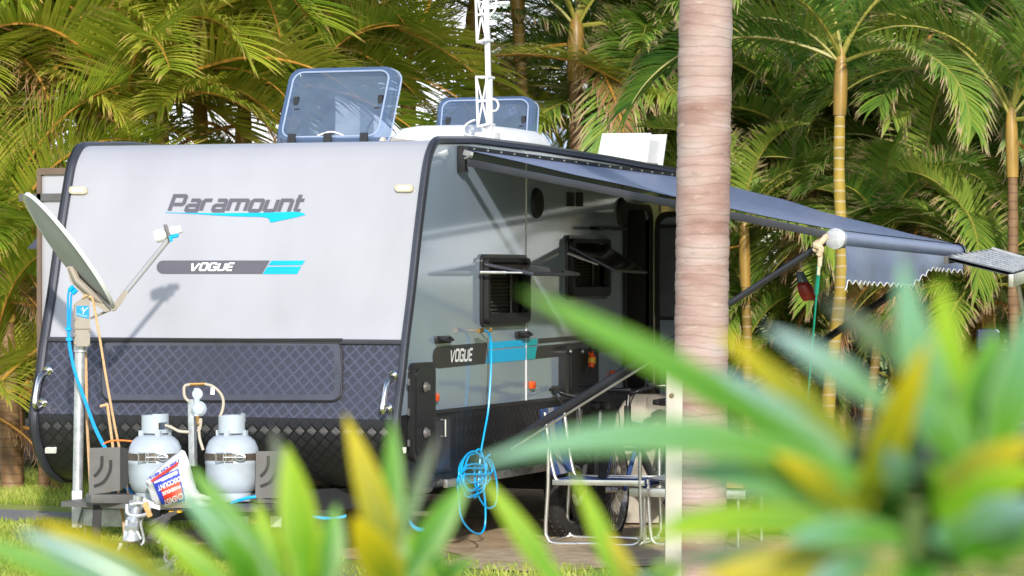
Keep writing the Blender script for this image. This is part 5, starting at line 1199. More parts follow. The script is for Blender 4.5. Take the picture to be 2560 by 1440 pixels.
def make_frond(seed, L, e0, droop, n, leafL, leafW, hang, mats, vee=.35, curl=0.0):
    rnd = random.Random(seed); V, F, T, A, MI = [], [], [], [], []
    N = 26; pts = []; p = Vector((0, 0, 0)); bend = rnd.uniform(-.25, .25); tw = rnd.uniform(-.5, .5)
    for i in range(N+1):
        t = i/N; e = e0-droop*t**1.25; az = bend*t*t
        d = Vector((cos(e)*cos(az), cos(e)*sin(az), sin(e))); pts.append((p.copy(), d)); p = p+d*(L/N)
    ring0 = None
    for i, (c, d) in enumerate(pts):
        t = i/N; s = d.cross(Vector((0, 0, 1))); s = s.normalized() if s.length > .05 else Vector((0, 1, 0)); u = s.cross(d); r = .017*(1-t)**.7+.003; k0 = len(V)
        for k in range(5):
            a = 2*pi*k/5; V.append(c+s*cos(a)*r+u*sin(a)*r); T.append(.5); A.append(0)
        if i:
            for k in range(5): F.append((k0-5+k, k0-5+(k+1) % 5, k0+(k+1) % 5, k0+k)); MI.append(1)
    for sgn in (-1, 1):
        for j in range(n):
            t = .13+.87*(j+rnd.uniform(-.25, .25))/(n-1); t = min(.995, max(.1, t)); f = t*N; i = min(N-1, int(f)); fr = f-i
            c = pts[i][0].lerp(pts[i+1][0], fr); d = pts[i][1]; s = d.cross(Vector((0, 0, 1))); s = s.normalized() if s.length > .05 else Vector((0, 1, 0)); s = s*cos(tw*t)+s.cross(d)*sin(tw*t); u = s.cross(d)
            al = radians(68-42*t+rnd.uniform(-6, 6)); ll = leafL*(.35+.65*sin(pi*min(1, .18+.74*t))**.8)*rnd.uniform(.85, 1.08)
            dd = (d*cos(al)+s*sgn*sin(al)+u*(vee+rnd.uniform(-.08, .08))).normalized(); w = leafW*rnd.uniform(.8, 1.15)
            tone = min(1, max(0, rnd.gauss(.5, .22))); dead = rnd.uniform(0, .28) if rnd.random() < .3 else 0
            wv = dd.cross(u); wv = wv.normalized() if wv.length > .1 else s; q = c.copy(); seg = 4; k0 = len(V); cd = dd.copy()
            for m_ in range(seg+1):
                x = m_/seg; ww = w*(.55 if m_ == 0 else (1, 1, .9, .62, .06)[m_])/2
                V.append(q-wv*ww); V.append(q+wv*ww); T.extend([tone]*2); A.extend([min(1, x+dead)]*2)
                cd = (cd+Vector((0, 0, -hang*(x+.15)*rnd.uniform(.8, 1.2)))).normalized()
                if curl and m_ >= 2: cd = (cd+Vector((rnd.uniform(-curl, curl), rnd.uniform(-curl, curl), -curl*.3))).normalized()
                q = q+cd*(ll/seg)
            for m_ in range(seg): F.append((k0+2*m_, k0+2*m_+1, k0+2*m_+3, k0+2*m_+2)); MI.append(0)
    me = mesh_from('frond', [tuple(v) for v in V], F, mats, T, MI)
    at = me.attributes.new('along', 'FLOAT', 'POINT'); at.data.foreach_set('value', A)
    return me
FR = {'gold': [make_frond(100+i, 2.3, e, dr, 84, .74, .028, hg, [FM['gold'], rach_gold], ve) for i, (e, dr, hg, ve) in enumerate(((1.3, 1.2, .10, .5), (1.1, 1.45, .14, .55), (.9, 1.5, .16, .5), (1.35, 1.8, .13, .6), (.7, 1.45, .2, .45), (1.0, 1.9, .16, .55), (.45, 1.2, .26, .3), (1.15, 2.2, .2, .5)))],
      'green': [make_frond(200+i, 2.0, e, dr, 80, .60, .024, hg, [FM['green'], rach_green], ve, .18) for i, (e, dr, hg, ve) in enumerate(((1.25, 1.4, .14, .45), (1.0, 1.7, .2, .4), (.8, 1.7, .24, .35), (1.3, 2.1, .2, .45), (.5, 1.6, .3, .3), (.2, 1.5, .34, .25), (1.1, 2.3, .25, .4)))],
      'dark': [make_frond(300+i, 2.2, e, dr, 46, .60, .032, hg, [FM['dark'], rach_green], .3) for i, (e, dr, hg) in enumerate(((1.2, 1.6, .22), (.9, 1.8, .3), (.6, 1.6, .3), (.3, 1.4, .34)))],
      'dry': [make_frond(400+i, 1.6, e, dr, 44, .50, .014, hg, [FM['dry'], rach_gold], .2, .6) for i, (e, dr, hg) in enumerate(((-.3, 1.0, .5), (.1, 1.5, .5)))]}
def trunk_mat(name, cols, ring, ringc=(.34, .24, .12)):
    m, t, p = node_mat(name); co = t.nodes.new("ShaderNodeTexCoord"); s = t.nodes.new("ShaderNodeSeparateXYZ"); t.links.new(co.outputs['Object'], s.inputs[0])
    n = t.nodes.new("ShaderNodeTexNoise"); n.inputs['Scale'].default_value = 5; n.inputs['Detail'].default_value = 6; t.links.new(co.outputs['Object'], n.inputs['Vector'])
    z = math_node(t, 'ADD', s.outputs[2], math_node(t, 'MULTIPLY', n.outputs['Fac'], .03)); fr = math_node(t, 'FRACT', math_node(t, 'DIVIDE', z, ring)); rg = math_node(t, 'LESS_THAN', fr, .16)
    r = t.nodes.new("ShaderNodeValToRGB"); els = r.color_ramp.elements
    while len(els) < len(cols): els.new(.5)
    for i, c in enumerate(cols): els[i].position = .3+.4*i/(len(cols)-1); els[i].color = (*c, 1)
    t.links.new(n.outputs['Fac'], r.inputs['Fac']); mx_ = t.nodes.new("ShaderNodeMix"); mx_.data_type = 'RGBA'; t.links.new(math_node(t, 'MULTIPLY', rg, .75), mx_.inputs['Factor']); t.links.new(r.outputs['Color'], mx_.inputs['A']); mx_.inputs['B'].default_value = (*ringc, 1)
    t.links.new(mx_.outputs['Result'], p.inputs['Base Color']); p.inputs['Roughness'].default_value = .65
    bn = t.nodes.new("ShaderNodeBump"); bn.inputs['Strength'].default_value = .5; bn.inputs['Distance'].default_value = .012; t.links.new(math_node(t, 'ADD', rg, math_node(t, 'MULTIPLY', n.outputs['Fac'], .5)), bn.inputs['Height']); t.links.new(bn.outputs['Normal'], p.inputs['Normal'])
    return m
TM = dict(yellow=trunk_mat("yellow_ringed_trunk", [(.17, .11, .025), (.30, .19, .035), (.22, .17, .06)], .085, (.42, .34, .22)), bright=trunk_mat("bright_ringed_trunk", [(.28, .20, .03), (.42, .29, .04), (.32, .27, .08)], .085, (.52, .44, .30)), brown=trunk_mat("brown_trunk", [(.15, .085, .04), (.26, .15, .07), (.33, .22, .12)], .07, (.14, .08, .04)),
          shaft=mat("crown_shaft", (.36, .22, .05), .4, var=.35, vscale=4, stretch=(1, 1, .4)), fibre=mat("frayed_fibre", (.24, .17, .13), .85, var=.35, vscale=18, bump=.6, bscale=40, stretch=(1, 1, .25)))
PALMS = []
def k_off(seed): return (seed*1.7) % 6.28
def palm(base, crown, kind, nf, seed, tmat='yellow', r=.062, scale=1.0, dry=1, label=None, group=None, shaft=True, emin=0):
    rnd = random.Random(seed); p = thing('palm_tree', label, 'palm tree', base, group); B = Vector(base); Cn = Vector(crown); L = (Cn-B).length
    mid = B.lerp(Cn, .5)+Vector((rnd.uniform(-.06, .06)*L*.5, rnd.uniform(-.06, .06)*L*.5, 0)); P_ = crom([B, B.lerp(mid, .5)*.5+B.lerp(Cn, .25)*.5, mid, mid.lerp(Cn, .5)*.5+B.lerp(Cn, .75)*.5, Cn], 7)
    ns_ = .55 if shaft else 0; n = len(P_); cut = max(2, int(n*(1-min(.6, ns_/max(.3, L)))))
    m = MB(); m.tube(P_[:cut+1], [r*(1.25-.35*i/cut)*(1+.04*sin(i*2.3)) for i in range(cut+1)], 14); m.build('trunk', TM[tmat], p, 60)
    if shaft:
        Q_ = P_[cut:]; k = len(Q_); m = MB(); m.tube([q+Vector((0, 0, .002)) for q in Q_]+[Q_[-1]+Vector((0, 0, .10))], [r*(1.0+.32*sin(pi*min(1, (i+.4)/k))*1.0)*(1-.25*i/k) for i in range(k)]+[r*.3], 14); m.build('crownshaft', TM['shaft'] if kind != 'dark' else TM['brown'], p, 60)
    for i in range(nf):
        t = i/max(1, nf-1); lib = FR[kind]
        # youngest fronds stand up, the oldest hang
        order = sorted(range(len(lib)), key=lambda j: j); idx = min(len(lib)-1, int(t*len(lib)*.999)); idx = (idx+rnd.choice((0, 0, 1, -1))) % len(lib)
        o = bpy.data.objects.new('frond', lib[idx]); COL.objects.link(o); o.parent = p
        o.location = (Cn-B)+Vector((0, 0, -.10*t+.05)); az = i*2.39996+rnd.uniform(-.35, .35)+k_off(seed); az -= .42*sin(2*(az-YAW)); s = scale*rnd.uniform(.82, 1.1)*(1-.10*(t > .85))
        o.rotation_euler = (rnd.uniform(-.25, .25), rnd.uniform(-.12, .16)+.22*(t-.4), az); o.scale = (s, s, s); ORG[o.name] = B
    for i in range(dry):
        o = bpy.data.objects.new('dead_frond', rnd.choice(FR['dry'])); COL.objects.link(o); o.parent = p; o.location = (Cn-B)+Vector((0, 0, -.18)); o.rotation_euler = (rnd.uniform(-.2, .2), rnd.uniform(0, .3), rnd.uniform(0, 6.28)); s = scale*rnd.uniform(.7, 1); o.scale = (s, s, s)
    PALMS.append(p); return p
def gz(u, d): p = dep(u, 900, d); return Vector((p.x, p.y, 0))
def cz(u, v, d): return dep(u, v, d)
GP = 'palms standing in a dense row behind the caravan'
H_ = [  # base u, crown u, crown v, depth, kind, fronds, trunk, radius, scale, dry, label
 (2058, 2103, 150, 25.4, 'green', 9, 'bright', .058, .95, 0, 'slender palm with a yellow ringed trunk and orange crown shaft, right of the big trunk'),
 (2552, 2528, 285, 25.9, 'green', 9, 'brown', .054, .95, 1, 'palm with a brown trunk at the right edge, its crown of orange stalks opening low'),
 (1930, 1990, 330, 27.9, 'green', 11, 'brown', .070, .9, 3, 'palm with a frayed brown top close behind the awning, right of the big trunk'),
 (1645, 1640, 95, 28.6, 'green', 13, 'brown', .085, 1.0, 1, 'tall dark trunked palm rising directly behind the white roof vent'),
 (2455, 2405, 330, 28.0, 'green', 12, 'yellow', .075, 1.0, 1, 'palm with a yellow trunk and big drooping fronds over the far awning corner'),
 (1182, 1186, 20, 28.4, 'green', 7, 'brown', .085, 1.0, 1, 'tall palm with a bare brown trunk right behind the white aerial mast'),
 (2, 6, 300, 26.6, 'gold', 14, 'brown', .085, 1.0, 1, 'palm with a thick brown ringed trunk at the left edge, beside the white slide-out'),
 (40, 80, 250, 26.9, 'gold', 12, 'yellow', .06, 1.0, 1, 'yellow stemmed palm leaning right, just left of the white slide-out'),
 (2150, 2210, 620, 26.8, 'green', 11, 'yellow', .05, .7, 2, 'short young palm under the awning corner with pale dry lower fronds'),
 (2300, 2320, 480, 27.2, 'green', 12, 'yellow', .06, .85, 2, 'middle sized palm under the far end of the awning roller'),
 (1870, 1860, 560, 27.0, 'green', 11, 'yellow', .05, .75, 1, 'short green palm filling the gap right of the big trunk below the awning'),
 (2475, 2470, 700, 26.6, 'green', 11, 'brown', .06, .75, 3, 'low palm with hanging straw coloured fronds beneath the slatted canopy lid'),
 (150, 215, 165, 26.8, 'gold', 14, 'yellow', .085, 1.15, 1, 'large golden palm with arching orange midribs above the left corner of the caravan roof'),
 (420, 405, 120, 26.6, 'gold', 14, 'yellow', .085, 1.2, 1, 'large golden palm with a broad pleated frond left of the front roof hatch'),
 (600, 610, 260, 27.0, 'gold', 9, 'yellow', .075, 1.0, 1, 'bushy golden palm directly left of the open front roof hatch'),
 (800, 820, 230, 28.0, 'gold', 8, 'yellow', .075, 1.0, 0, 'golden palm standing behind the open front roof hatch'),
 (1010, 1020, 200, 27.2, 'gold', 5, 'yellow', .07, .95, 0, 'bright lime palm between the front roof hatch and the aerial mast'),
 (1420, 1440, 60, 27.8, 'green', 8, 'brown', .08, 1.0, 2, 'green palm with rust red dead fronds right of the rear roof hatch'),
 (300, 320, 300, 26.2, 'gold', 13, 'yellow', .07, 1.0, 1, 'golden palm low behind the left half of the caravan roof'),
 (510, 500, 250, 27.6, 'gold', 8, 'yellow', .07, 1.1, 1, 'golden palm directly left of the bushy one beside the roof hatch'),
 (700, 720, 330, 26.4, 'gold', 12, 'yellow', .06, .85, 1, 'low golden palm peeping over the roof just behind the front roof hatch base'),
 (-40, -60, 60, 26.5, 'gold', 14, 'yellow', .08, 1.15, 1, 'golden palm cut off by the left edge at the top'),
 (2000, 2020, 480, 28.6, 'green', 13, 'brown', .06, 1.0, 1, 'green palm with brown dead leaves filling the space behind the yellow ringed trunk'),
 (2320, 2300, 260, 28.9, 'green', 13, 'brown', .06, 1.0, 2, 'green palm with a mop of arching fronds above the far half of the awning'),
 (30, 10, 640, 25.4, 'gold', 10, 'brown', .09, .75, 1, 'low palm with fronds spilling down beside the satellite dish'),
 (1330, 1290, -60, 28.2, 'gold', 3, 'yellow', .07, .9, 0, 'palm with a yellowing frond hanging right of the aerial top'),
 (2240, 2230, 110, 28.2, 'green', 13, 'yellow', .07, 1.0, 2, 'tall green palm with curling dry tips, third crown from the right edge at the top'),
 (2400, 2390, 20, 28.6, 'green', 13, 'yellow', .07, 1.0, 2, 'tall palm with orange dry leaflets hanging at the top, near the right edge'),
 (1760, 1790, 60, 28.8, 'green', 13, 'brown', .07, 1.0, 1, 'tall palm half hidden behind the top of the big trunk'),
 (1530, 1540, 260, 28.3, 'green', 12, 'yellow', .07, .95, 1, 'palm leaning over the awning between the rear roof hatch and white roof vent'),
 (1940, 1930, 30, 28.8, 'green', 13, 'yellow', .07, 1.0, 2, 'tall green palm at the top edge, next right of the big trunk'),
 (2590, 2600, 100, 28.0, 'green', 12, 'yellow', .07, 1.0, 1, 'tall bright palm cut off by the right edge at the top'),
]
for k, (bu, cu, cv_, d, kd, nf, tm, r, sc_, dr, lb_) in enumerate(H_):
    palm(gz(bu, d), cz(cu, cv_, d), kd, nf+(6 if not 440 < cu < 1480 and k > 1 else 0), 900+k, tm, r*.82, sc_, dr, lb_, GP)
# back row, deeper in shade
ordn = ['first', 'second', 'third', 'fourth', 'fifth', 'sixth', 'seventh', 'eighth', 'ninth', 'tenth', 'eleventh', 'twelfth', 'thirteenth', 'fourteenth', 'fifteenth']
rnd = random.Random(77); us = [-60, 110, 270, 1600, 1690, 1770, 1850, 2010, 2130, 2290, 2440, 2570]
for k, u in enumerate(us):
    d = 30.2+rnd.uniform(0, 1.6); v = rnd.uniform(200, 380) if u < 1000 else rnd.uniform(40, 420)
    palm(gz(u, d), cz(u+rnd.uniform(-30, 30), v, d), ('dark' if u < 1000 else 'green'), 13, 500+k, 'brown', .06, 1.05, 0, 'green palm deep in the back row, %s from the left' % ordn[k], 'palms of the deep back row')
# young palms low in the hedge
us = [(-20, 980), (45, 1010), (110, 760), (1880, 800), (1990, 880), (2100, 850), (2230, 940), (2350, 800), (2560, 900), (1840, 980)]
for k, (u, v) in enumerate(us):
    d = (25.2 if u < 200 else 27.4)+rnd.uniform(0, 1.0); near = 'beside the satellite dish pole' if u < 200 else 'under the awning right of the big trunk'
    nl = ['first', 'second', 'third'][k] if k < 3 else ordn[sorted([x for x, _ in us[3:]]).index(u)]
    palm(gz(u, d), cz(u, v, d), 'gold' if u < 200 else 'green', 9, 700+k, 'brown', .04, .68, 1, 'young low palm %s, %s from the left there' % (near, nl), 'young palms low in the hedge', shaft=False)
# thick foliage beyond that reads as one mass
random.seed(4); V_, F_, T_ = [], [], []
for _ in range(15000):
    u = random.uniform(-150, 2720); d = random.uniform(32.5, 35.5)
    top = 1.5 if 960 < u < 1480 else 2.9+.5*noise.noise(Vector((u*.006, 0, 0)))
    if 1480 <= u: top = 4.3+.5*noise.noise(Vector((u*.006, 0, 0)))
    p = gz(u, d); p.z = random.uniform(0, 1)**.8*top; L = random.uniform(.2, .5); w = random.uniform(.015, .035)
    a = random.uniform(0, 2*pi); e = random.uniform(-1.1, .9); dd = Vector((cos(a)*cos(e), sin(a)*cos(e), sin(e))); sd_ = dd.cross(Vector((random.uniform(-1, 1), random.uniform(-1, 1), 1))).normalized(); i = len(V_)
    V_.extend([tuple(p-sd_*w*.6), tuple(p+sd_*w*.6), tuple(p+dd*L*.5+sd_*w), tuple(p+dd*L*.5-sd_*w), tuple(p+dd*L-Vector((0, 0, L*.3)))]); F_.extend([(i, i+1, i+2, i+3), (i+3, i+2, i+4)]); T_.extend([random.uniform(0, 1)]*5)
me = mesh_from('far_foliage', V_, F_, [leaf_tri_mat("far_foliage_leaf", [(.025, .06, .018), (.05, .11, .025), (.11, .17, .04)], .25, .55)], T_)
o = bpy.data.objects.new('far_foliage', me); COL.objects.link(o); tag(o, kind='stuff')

# tall hedge added to the right, out of view beyond the frame: it shades the wall under the awning and shows in its gloss
random.seed(9); V_, F_, T_ = [], [], []
for _ in range(9000):
    y = random.uniform(-3, 19); top = 5.0+1.2*noise.noise(Vector((0, y*.35, 2))); z = random.uniform(0, 1)**.8*top; x = 9.6+random.uniform(-1.1, 1.1)*(1-.4*z/top)
    p = Vector((x, y, z)); L = random.uniform(.25, .5); w = random.uniform(.05, .11); a = random.uniform(0, 2*pi); e = random.uniform(-1, .8); dd = Vector((cos(a)*cos(e), sin(a)*cos(e), sin(e))); sd_ = dd.cross(Vector((random.uniform(-1, 1), random.uniform(-1, 1), 1))).normalized(); i = len(V_)
    V_.extend([tuple(p-sd_*w*.6), tuple(p+sd_*w*.6), tuple(p+dd*L*.5+sd_*w), tuple(p+dd*L*.5-sd_*w), tuple(p+dd*L-Vector((0, 0, L*.3)))]); F_.extend([(i, i+1, i+2, i+3), (i+3, i+2, i+4)]); T_.extend([random.uniform(0, 1)]*5)
me = mesh_from('added_hedge', V_, F_, [leaf_tri_mat("added_hedge_leaf", [(.02, .05, .012), (.05, .10, .02), (.09, .14, .03)], .1, .55)], T_)
o = bpy.data.objects.new('added_hedge', me); COL.objects.link(o); tag(o, kind='stuff')

# ------------------------------------------------------------------ pale building beyond the palms
DBL = 46.0; q = lambda u, v, o=0.0: dep(u, v, DBL+o)
bd = thing('shed', 'pale blue metal building glimpsed through the palms behind the rear roof hatch', 'building', gz(1300, DBL))
mb = MB()
a, b = gz(1090, DBL), gz(1405, DBL); bk_ = Vector((FW.x, FW.y, 0))*6
zt_ = q(1120, 300).z
mb.grid([[Vector((p.x, p.y, 0)) for p in (a, b, b+bk_, a+bk_)], [Vector((p.x, p.y, zt_)) for p in (a, b, b+bk_, a+bk_)]], closed=True); mb.build('wall', M['bldg'], bd, 0)
mb = MB(); e0 = q(1095, 262, -.4); e1 = q(1405, 262, -.4); e0.z = e1.z = zt_; r0 = q(1120, 214, 3); r1 = q(1412, 214, 3); rows = []
nn = 48
for t in (0, 1):
    row = []
    for k in range(nn+1):
        p = (e0 if t == 0 else r0).lerp((e1 if t == 0 else r1), k/nn); p = p+Vector((0, 0, .03*(k % 2))); row.append(p)
    rows.append(row)
mb.grid(rows); mb.grid([[p+(p-0*p)*0 for p in rows[1]], [Vector((p.x, p.y, zt_))+bk_*.6 for p in rows[1]]]); mb.build('roof', M['bldg'], bd, 0)
mb = MB(); n = 40; g0 = q(1352, 420, -1.5); g1 = q(1415, 420, -1.5)
for k in range(14):
    p = g0.lerp(g1, k/13); mb.box((p.x, p.y, (q(1390, 238).z)/2), (.05, .05, q(1390, 238+abs(k-9)*3).z))
mb.build('wall_rib', M['bldg'], bd)
mb = MB(); mb.bar(q(1388, 236, -1.6), q(1420, 262, -1.6), .2, .12); mb.build('roof_fascia', M['bldgwhite'], bd)
b2_ = thing('house', 'white roofed house glimpsed at the top through the palms, left of the front roof hatch', 'building', gz(580, 50))
a, b = gz(520, 50), gz(900, 50); bk2 = Vector((FW.x, FW.y, 0))*5; zt2 = dep(580, 42, 50).z
mb = MB(); mb.grid([[Vector((p.x, p.y, 0)) for p in (a, b, b+bk2, a+bk2)], [Vector((p.x, p.y, zt2)) for p in (a, b, b+bk2, a+bk2)]], closed=True); mb.build('wall', M['bldgwhite'], b2_, 0)
mb = MB(); c = (a+b)/2+bk2/2; mb.box((c.x, c.y, zt2+.1), ((b-a).length+.5, 5.5, .2), Matrix.Rotation(YAW, 4, 'Z')); mb.build('roof', M['bldgwhite'], b2_)

# ------------------------------------------------------------------ the big trunk and the post before it
DTk = 17.7; q = lambda u, v, o=0.0: dep(u, v, DTk+o)
def bark():
    m, t, p = node_mat("pink_grey_bark"); co = t.nodes.new("ShaderNodeTexCoord"); s = t.nodes.new("ShaderNodeSeparateXYZ"); t.links.new(co.outputs['Object'], s.inputs[0])
    n1 = t.nodes.new("ShaderNodeTexNoise"); n1.inputs['Scale'].default_value = 2.2; n1.inputs['Detail'].default_value = 4; mp1 = t.nodes.new("ShaderNodeMapping"); mp1.inputs['Scale'].default_value = (1, 1, 3); t.links.new(co.outputs['Object'], mp1.inputs[0]); t.links.new(mp1.outputs[0], n1.inputs[0])
    n2 = t.nodes.new("ShaderNodeTexNoise"); n2.inputs['Scale'].default_value = 9; n2.inputs['Detail'].default_value = 8; n2.inputs['Roughness'].default_value = .7; mp2 = t.nodes.new("ShaderNodeMapping"); mp2.inputs['Scale'].default_value = (1, 1, 3.4); t.links.new(co.outputs['Object'], mp2.inputs[0]); t.links.new(mp2.outputs[0], n2.inputs[0])
    z = math_node(t, 'ADD', s.outputs[2], math_node(t, 'MULTIPLY', n1.outputs['Fac'], .11)); fr = math_node(t, 'FRACT', math_node(t, 'DIVIDE', z, .055)); fr2 = math_node(t, 'FRACT', math_node(t, 'DIVIDE', z, .0207))
    line = math_node(t, 'LESS_THAN', fr, .14); line2 = math_node(t, 'LESS_THAN', fr2, .18)
    r = t.nodes.new("ShaderNodeValToRGB"); els = r.color_ramp.elements; els.new(.5); els.new(.6)
    for e, (pos, c) in zip(els, ((.30, (.28, .155, .13)), (.46, (.40, .27, .24)), (.58, (.45, .335, .305)), (.72, (.46, .38, .365)))): e.position = pos; e.color = (*c, 1)
    t.links.new(n1.outputs['Fac'], r.inputs['Fac'])
    mxa = t.nodes.new("ShaderNodeMix"); mxa.data_type = 'RGBA'; t.links.new(math_node(t, 'MULTIPLY', line, math_node(t, 'MULTIPLY', n2.outputs["Fac"], .7)), mxa.inputs['Factor']); t.links.new(r.outputs['Color'], mxa.inputs['A']); mxa.inputs['B'].default_value = (.20, .14, .12, 1)
    r2 = t.nodes.new("ShaderNodeMapRange"); r2.inputs['From Min'].default_value = .56; r2.inputs['From Max'].default_value = .70; t.links.new(n2.outputs['Fac'], r2.inputs['Value'])
    mxb = t.nodes.new("ShaderNodeMix"); mxb.data_type = 'RGBA'; t.links.new(math_node(t, 'MULTIPLY', r2.outputs['Result'], .55), mxb.inputs['Factor']); t.links.new(mxa.outputs['Result'], mxb.inputs['A']); mxb.inputs['B'].default_value = (.58, .50, .38, 1)
    r3 = t.nodes.new("ShaderNodeMapRange"); r3.inputs['From Min'].default_value = .42; r3.inputs['From Max'].default_value = .30; t.links.new(n2.outputs['Fac'], r3.inputs['Value'])
    mxc = t.nodes.new("ShaderNodeMix"); mxc.data_type = 'RGBA'; t.links.new(math_node(t, 'MULTIPLY', r3.outputs['Result'], .6), mxc.inputs['Factor']); t.links.new(mxb.outputs['Result'], mxc.inputs['A']); mxc.inputs['B'].default_value = (.22, .16, .13, 1)
    t.links.new(mxc.outputs['Result'], p.inputs['Base Color']); p.inputs['Roughness'].default_value = .8
    h = math_node(t, 'ADD', math_node(t, 'MULTIPLY', line, -.8), math_node(t, 'ADD', math_node(t, 'MULTIPLY', line2, -.3), math_node(t, 'MULTIPLY', n2.outputs['Fac'], 1.2)))
    bn = t.nodes.new("ShaderNodeBump"); bn.inputs['Strength'].default_value = .45; bn.inputs['Distance'].default_value = .010; t.links.new(h, bn.inputs['Height']); t.links.new(bn.outputs['Normal'], p.inputs['Normal'])
    return m
bt = thing('palm_tree', 'large foreground palm trunk with pinkish grey ringed bark, in front of the awning', 'palm tree', gz(1742, DTk))
B = gz(1742, DTk); P_ = [Vector((B.x, B.y, 0))]
for v, u in ((1300, 1747), (1100, 1751), (800, 1754), (400, 1759), (0, 1765)): P_.append(q(u, v))
top = P_[-1]+(P_[-1]-P_[-3]).normalized()*3.2; P_.append(top); P_ = crom(P_, 60)
mb = MB(); n = len(P_); rr = []
for i, p in enumerate(P_):
    u_v = .149+.018*max(0, 1-p.z/.8)**2-.006*max(0, (p.z-3)/3); fz = (p.z/.062) % 1.0; rr.append(u_v-.0035*(fz < .18)+.0018*sin(p.z*31))
mb.tube(P_, rr, 48); mb.build('trunk', bark(), bt, 60)
m = MB(); m.tube([top, top+Vector((0, 0, .9)), top+Vector((0, 0, 1.2))], [.15, .11, .04], 20); m.build('crownshaft', TM['shaft'], bt)
for i in range(12):
    o = bpy.data.objects.new('frond', FR['green'][i % 4]); COL.objects.link(o); o.parent = bt; o.location = top-B+Vector((0, 0, 1.0)); o.rotation_euler = (0, -.1, i*2.4); o.scale = (1.2, 1.2, 1.2)
DP = 17.2; pc = lambda u, v: dep(u, v, DP)
ps = thing('timber_post', 'weathered white timber post standing just in front of the big palm trunk', 'post', gz(1684, DP))
B = gz(1682, DP); T = pc(1686, 916); mb = MB(); mb.bar(B-Vector((0, 0, .05)), T, .088, .075, .008, up=Vector((FW.x, FW.y, 0))); mb.build('post_body', M['postwhite'], ps)
mb = MB(); mb.lathe([(0, .001), (.011, .001), (.013, 0)], pc(1678, 988)-FW*.045, FW*-1, 14); mb.build('knot_hole', mat("knot_brown", (.16, .12, .06), .8), ps)

# ------------------------------------------------------------------ strappy shrubs close to the camera
def strap_mat(name, c0, c1, edge, rough=.42):
    m, t, p = node_mat(name); uv = t.nodes.new("ShaderNodeUVMap"); s = t.nodes.new("ShaderNodeSeparateXYZ"); t.links.new(uv.outputs['UV'], s.inputs[0])
    r = t.nodes.new("ShaderNodeValToRGB"); r.color_ramp.elements[0].color = (*c0, 1); r.color_ramp.elements[1].color = (*c1, 1); r.color_ramp.elements[0].position = .30; r.color_ramp.elements[1].position = 1.0; t.links.new(s.outputs[1], r.inputs['Fac'])
    e = math_node(t, 'GREATER_THAN', math_node(t, 'ABSOLUTE', math_node(t, 'SUBTRACT', s.outputs[0], .5)), .34)
    co = t.nodes.new("ShaderNodeTexCoord"); n = t.nodes.new("ShaderNodeTexNoise"); n.inputs['Scale'].default_value = 60; mp_ = t.nodes.new("ShaderNodeMapping"); mp_.inputs['Scale'].default_value = (1, 1, .1); t.links.new(co.outputs['Object'], mp_.inputs[0]); t.links.new(mp_.outputs[0], n.inputs[0])
    mx_ = t.nodes.new("ShaderNodeMix"); mx_.data_type = 'RGBA'; t.links.new(math_node(t, 'MULTIPLY', e, n.outputs['Fac']), mx_.inputs['Factor']); t.links.new(r.outputs['Color'], mx_.inputs['A']); mx_.inputs['B'].default_value = (*edge, 1)
    t.links.new(mx_.outputs['Result'], p.inputs['Base Color']); p.inputs['Roughness'].default_value = rough; p.inputs['Specular IOR Level'].default_value = .45
    tr = t.nodes.new("ShaderNodeBsdfTranslucent"); t.links.new(mx_.outputs['Result'], tr.inputs['Color']); x = t.nodes.new("ShaderNodeMixShader"); x.inputs[0].default_value = .32
    t.links.new(p.outputs[0], x.inputs[1]); t.links.new(tr.outputs[0], x.inputs[2]); t.links.new(x.outputs[0], t.nodes['Material Output'].inputs['Surface']); return m
SM = dict(g=strap_mat("strap_green", (.06, .22, .008), (.16, .40, .05), (.26, .46, .05)), t=strap_mat("strap_teal_sheen", (.12, .31, .03), (.18, .40, .30), (.28, .46, .20), .26),  # t: the sky's sheen is painted in as teal towards the tip
          y=strap_mat("strap_yellow", (.16, .22, .008), (.64, .50, .008), (.56, .46, .02)), l=strap_mat("strap_lime", (.14, .34, .006), (.36, .54, .02), (.44, .54, .04)),
          p=strap_mat("strap_purple", (.08, .20, .03), (.15, .15, .13), (.16, .20, .12), .45), d=strap_mat("strap_gap_shade", (.010, .055, .006), (.03, .12, .02), (.05, .15, .02)), b=strap_mat("strap_sky_sheen", (.14, .32, .12), (.26, .42, .46), (.34, .48, .40), .22))  # d: dark gaps between leaves, b: sky highlights, both put into leaf colour
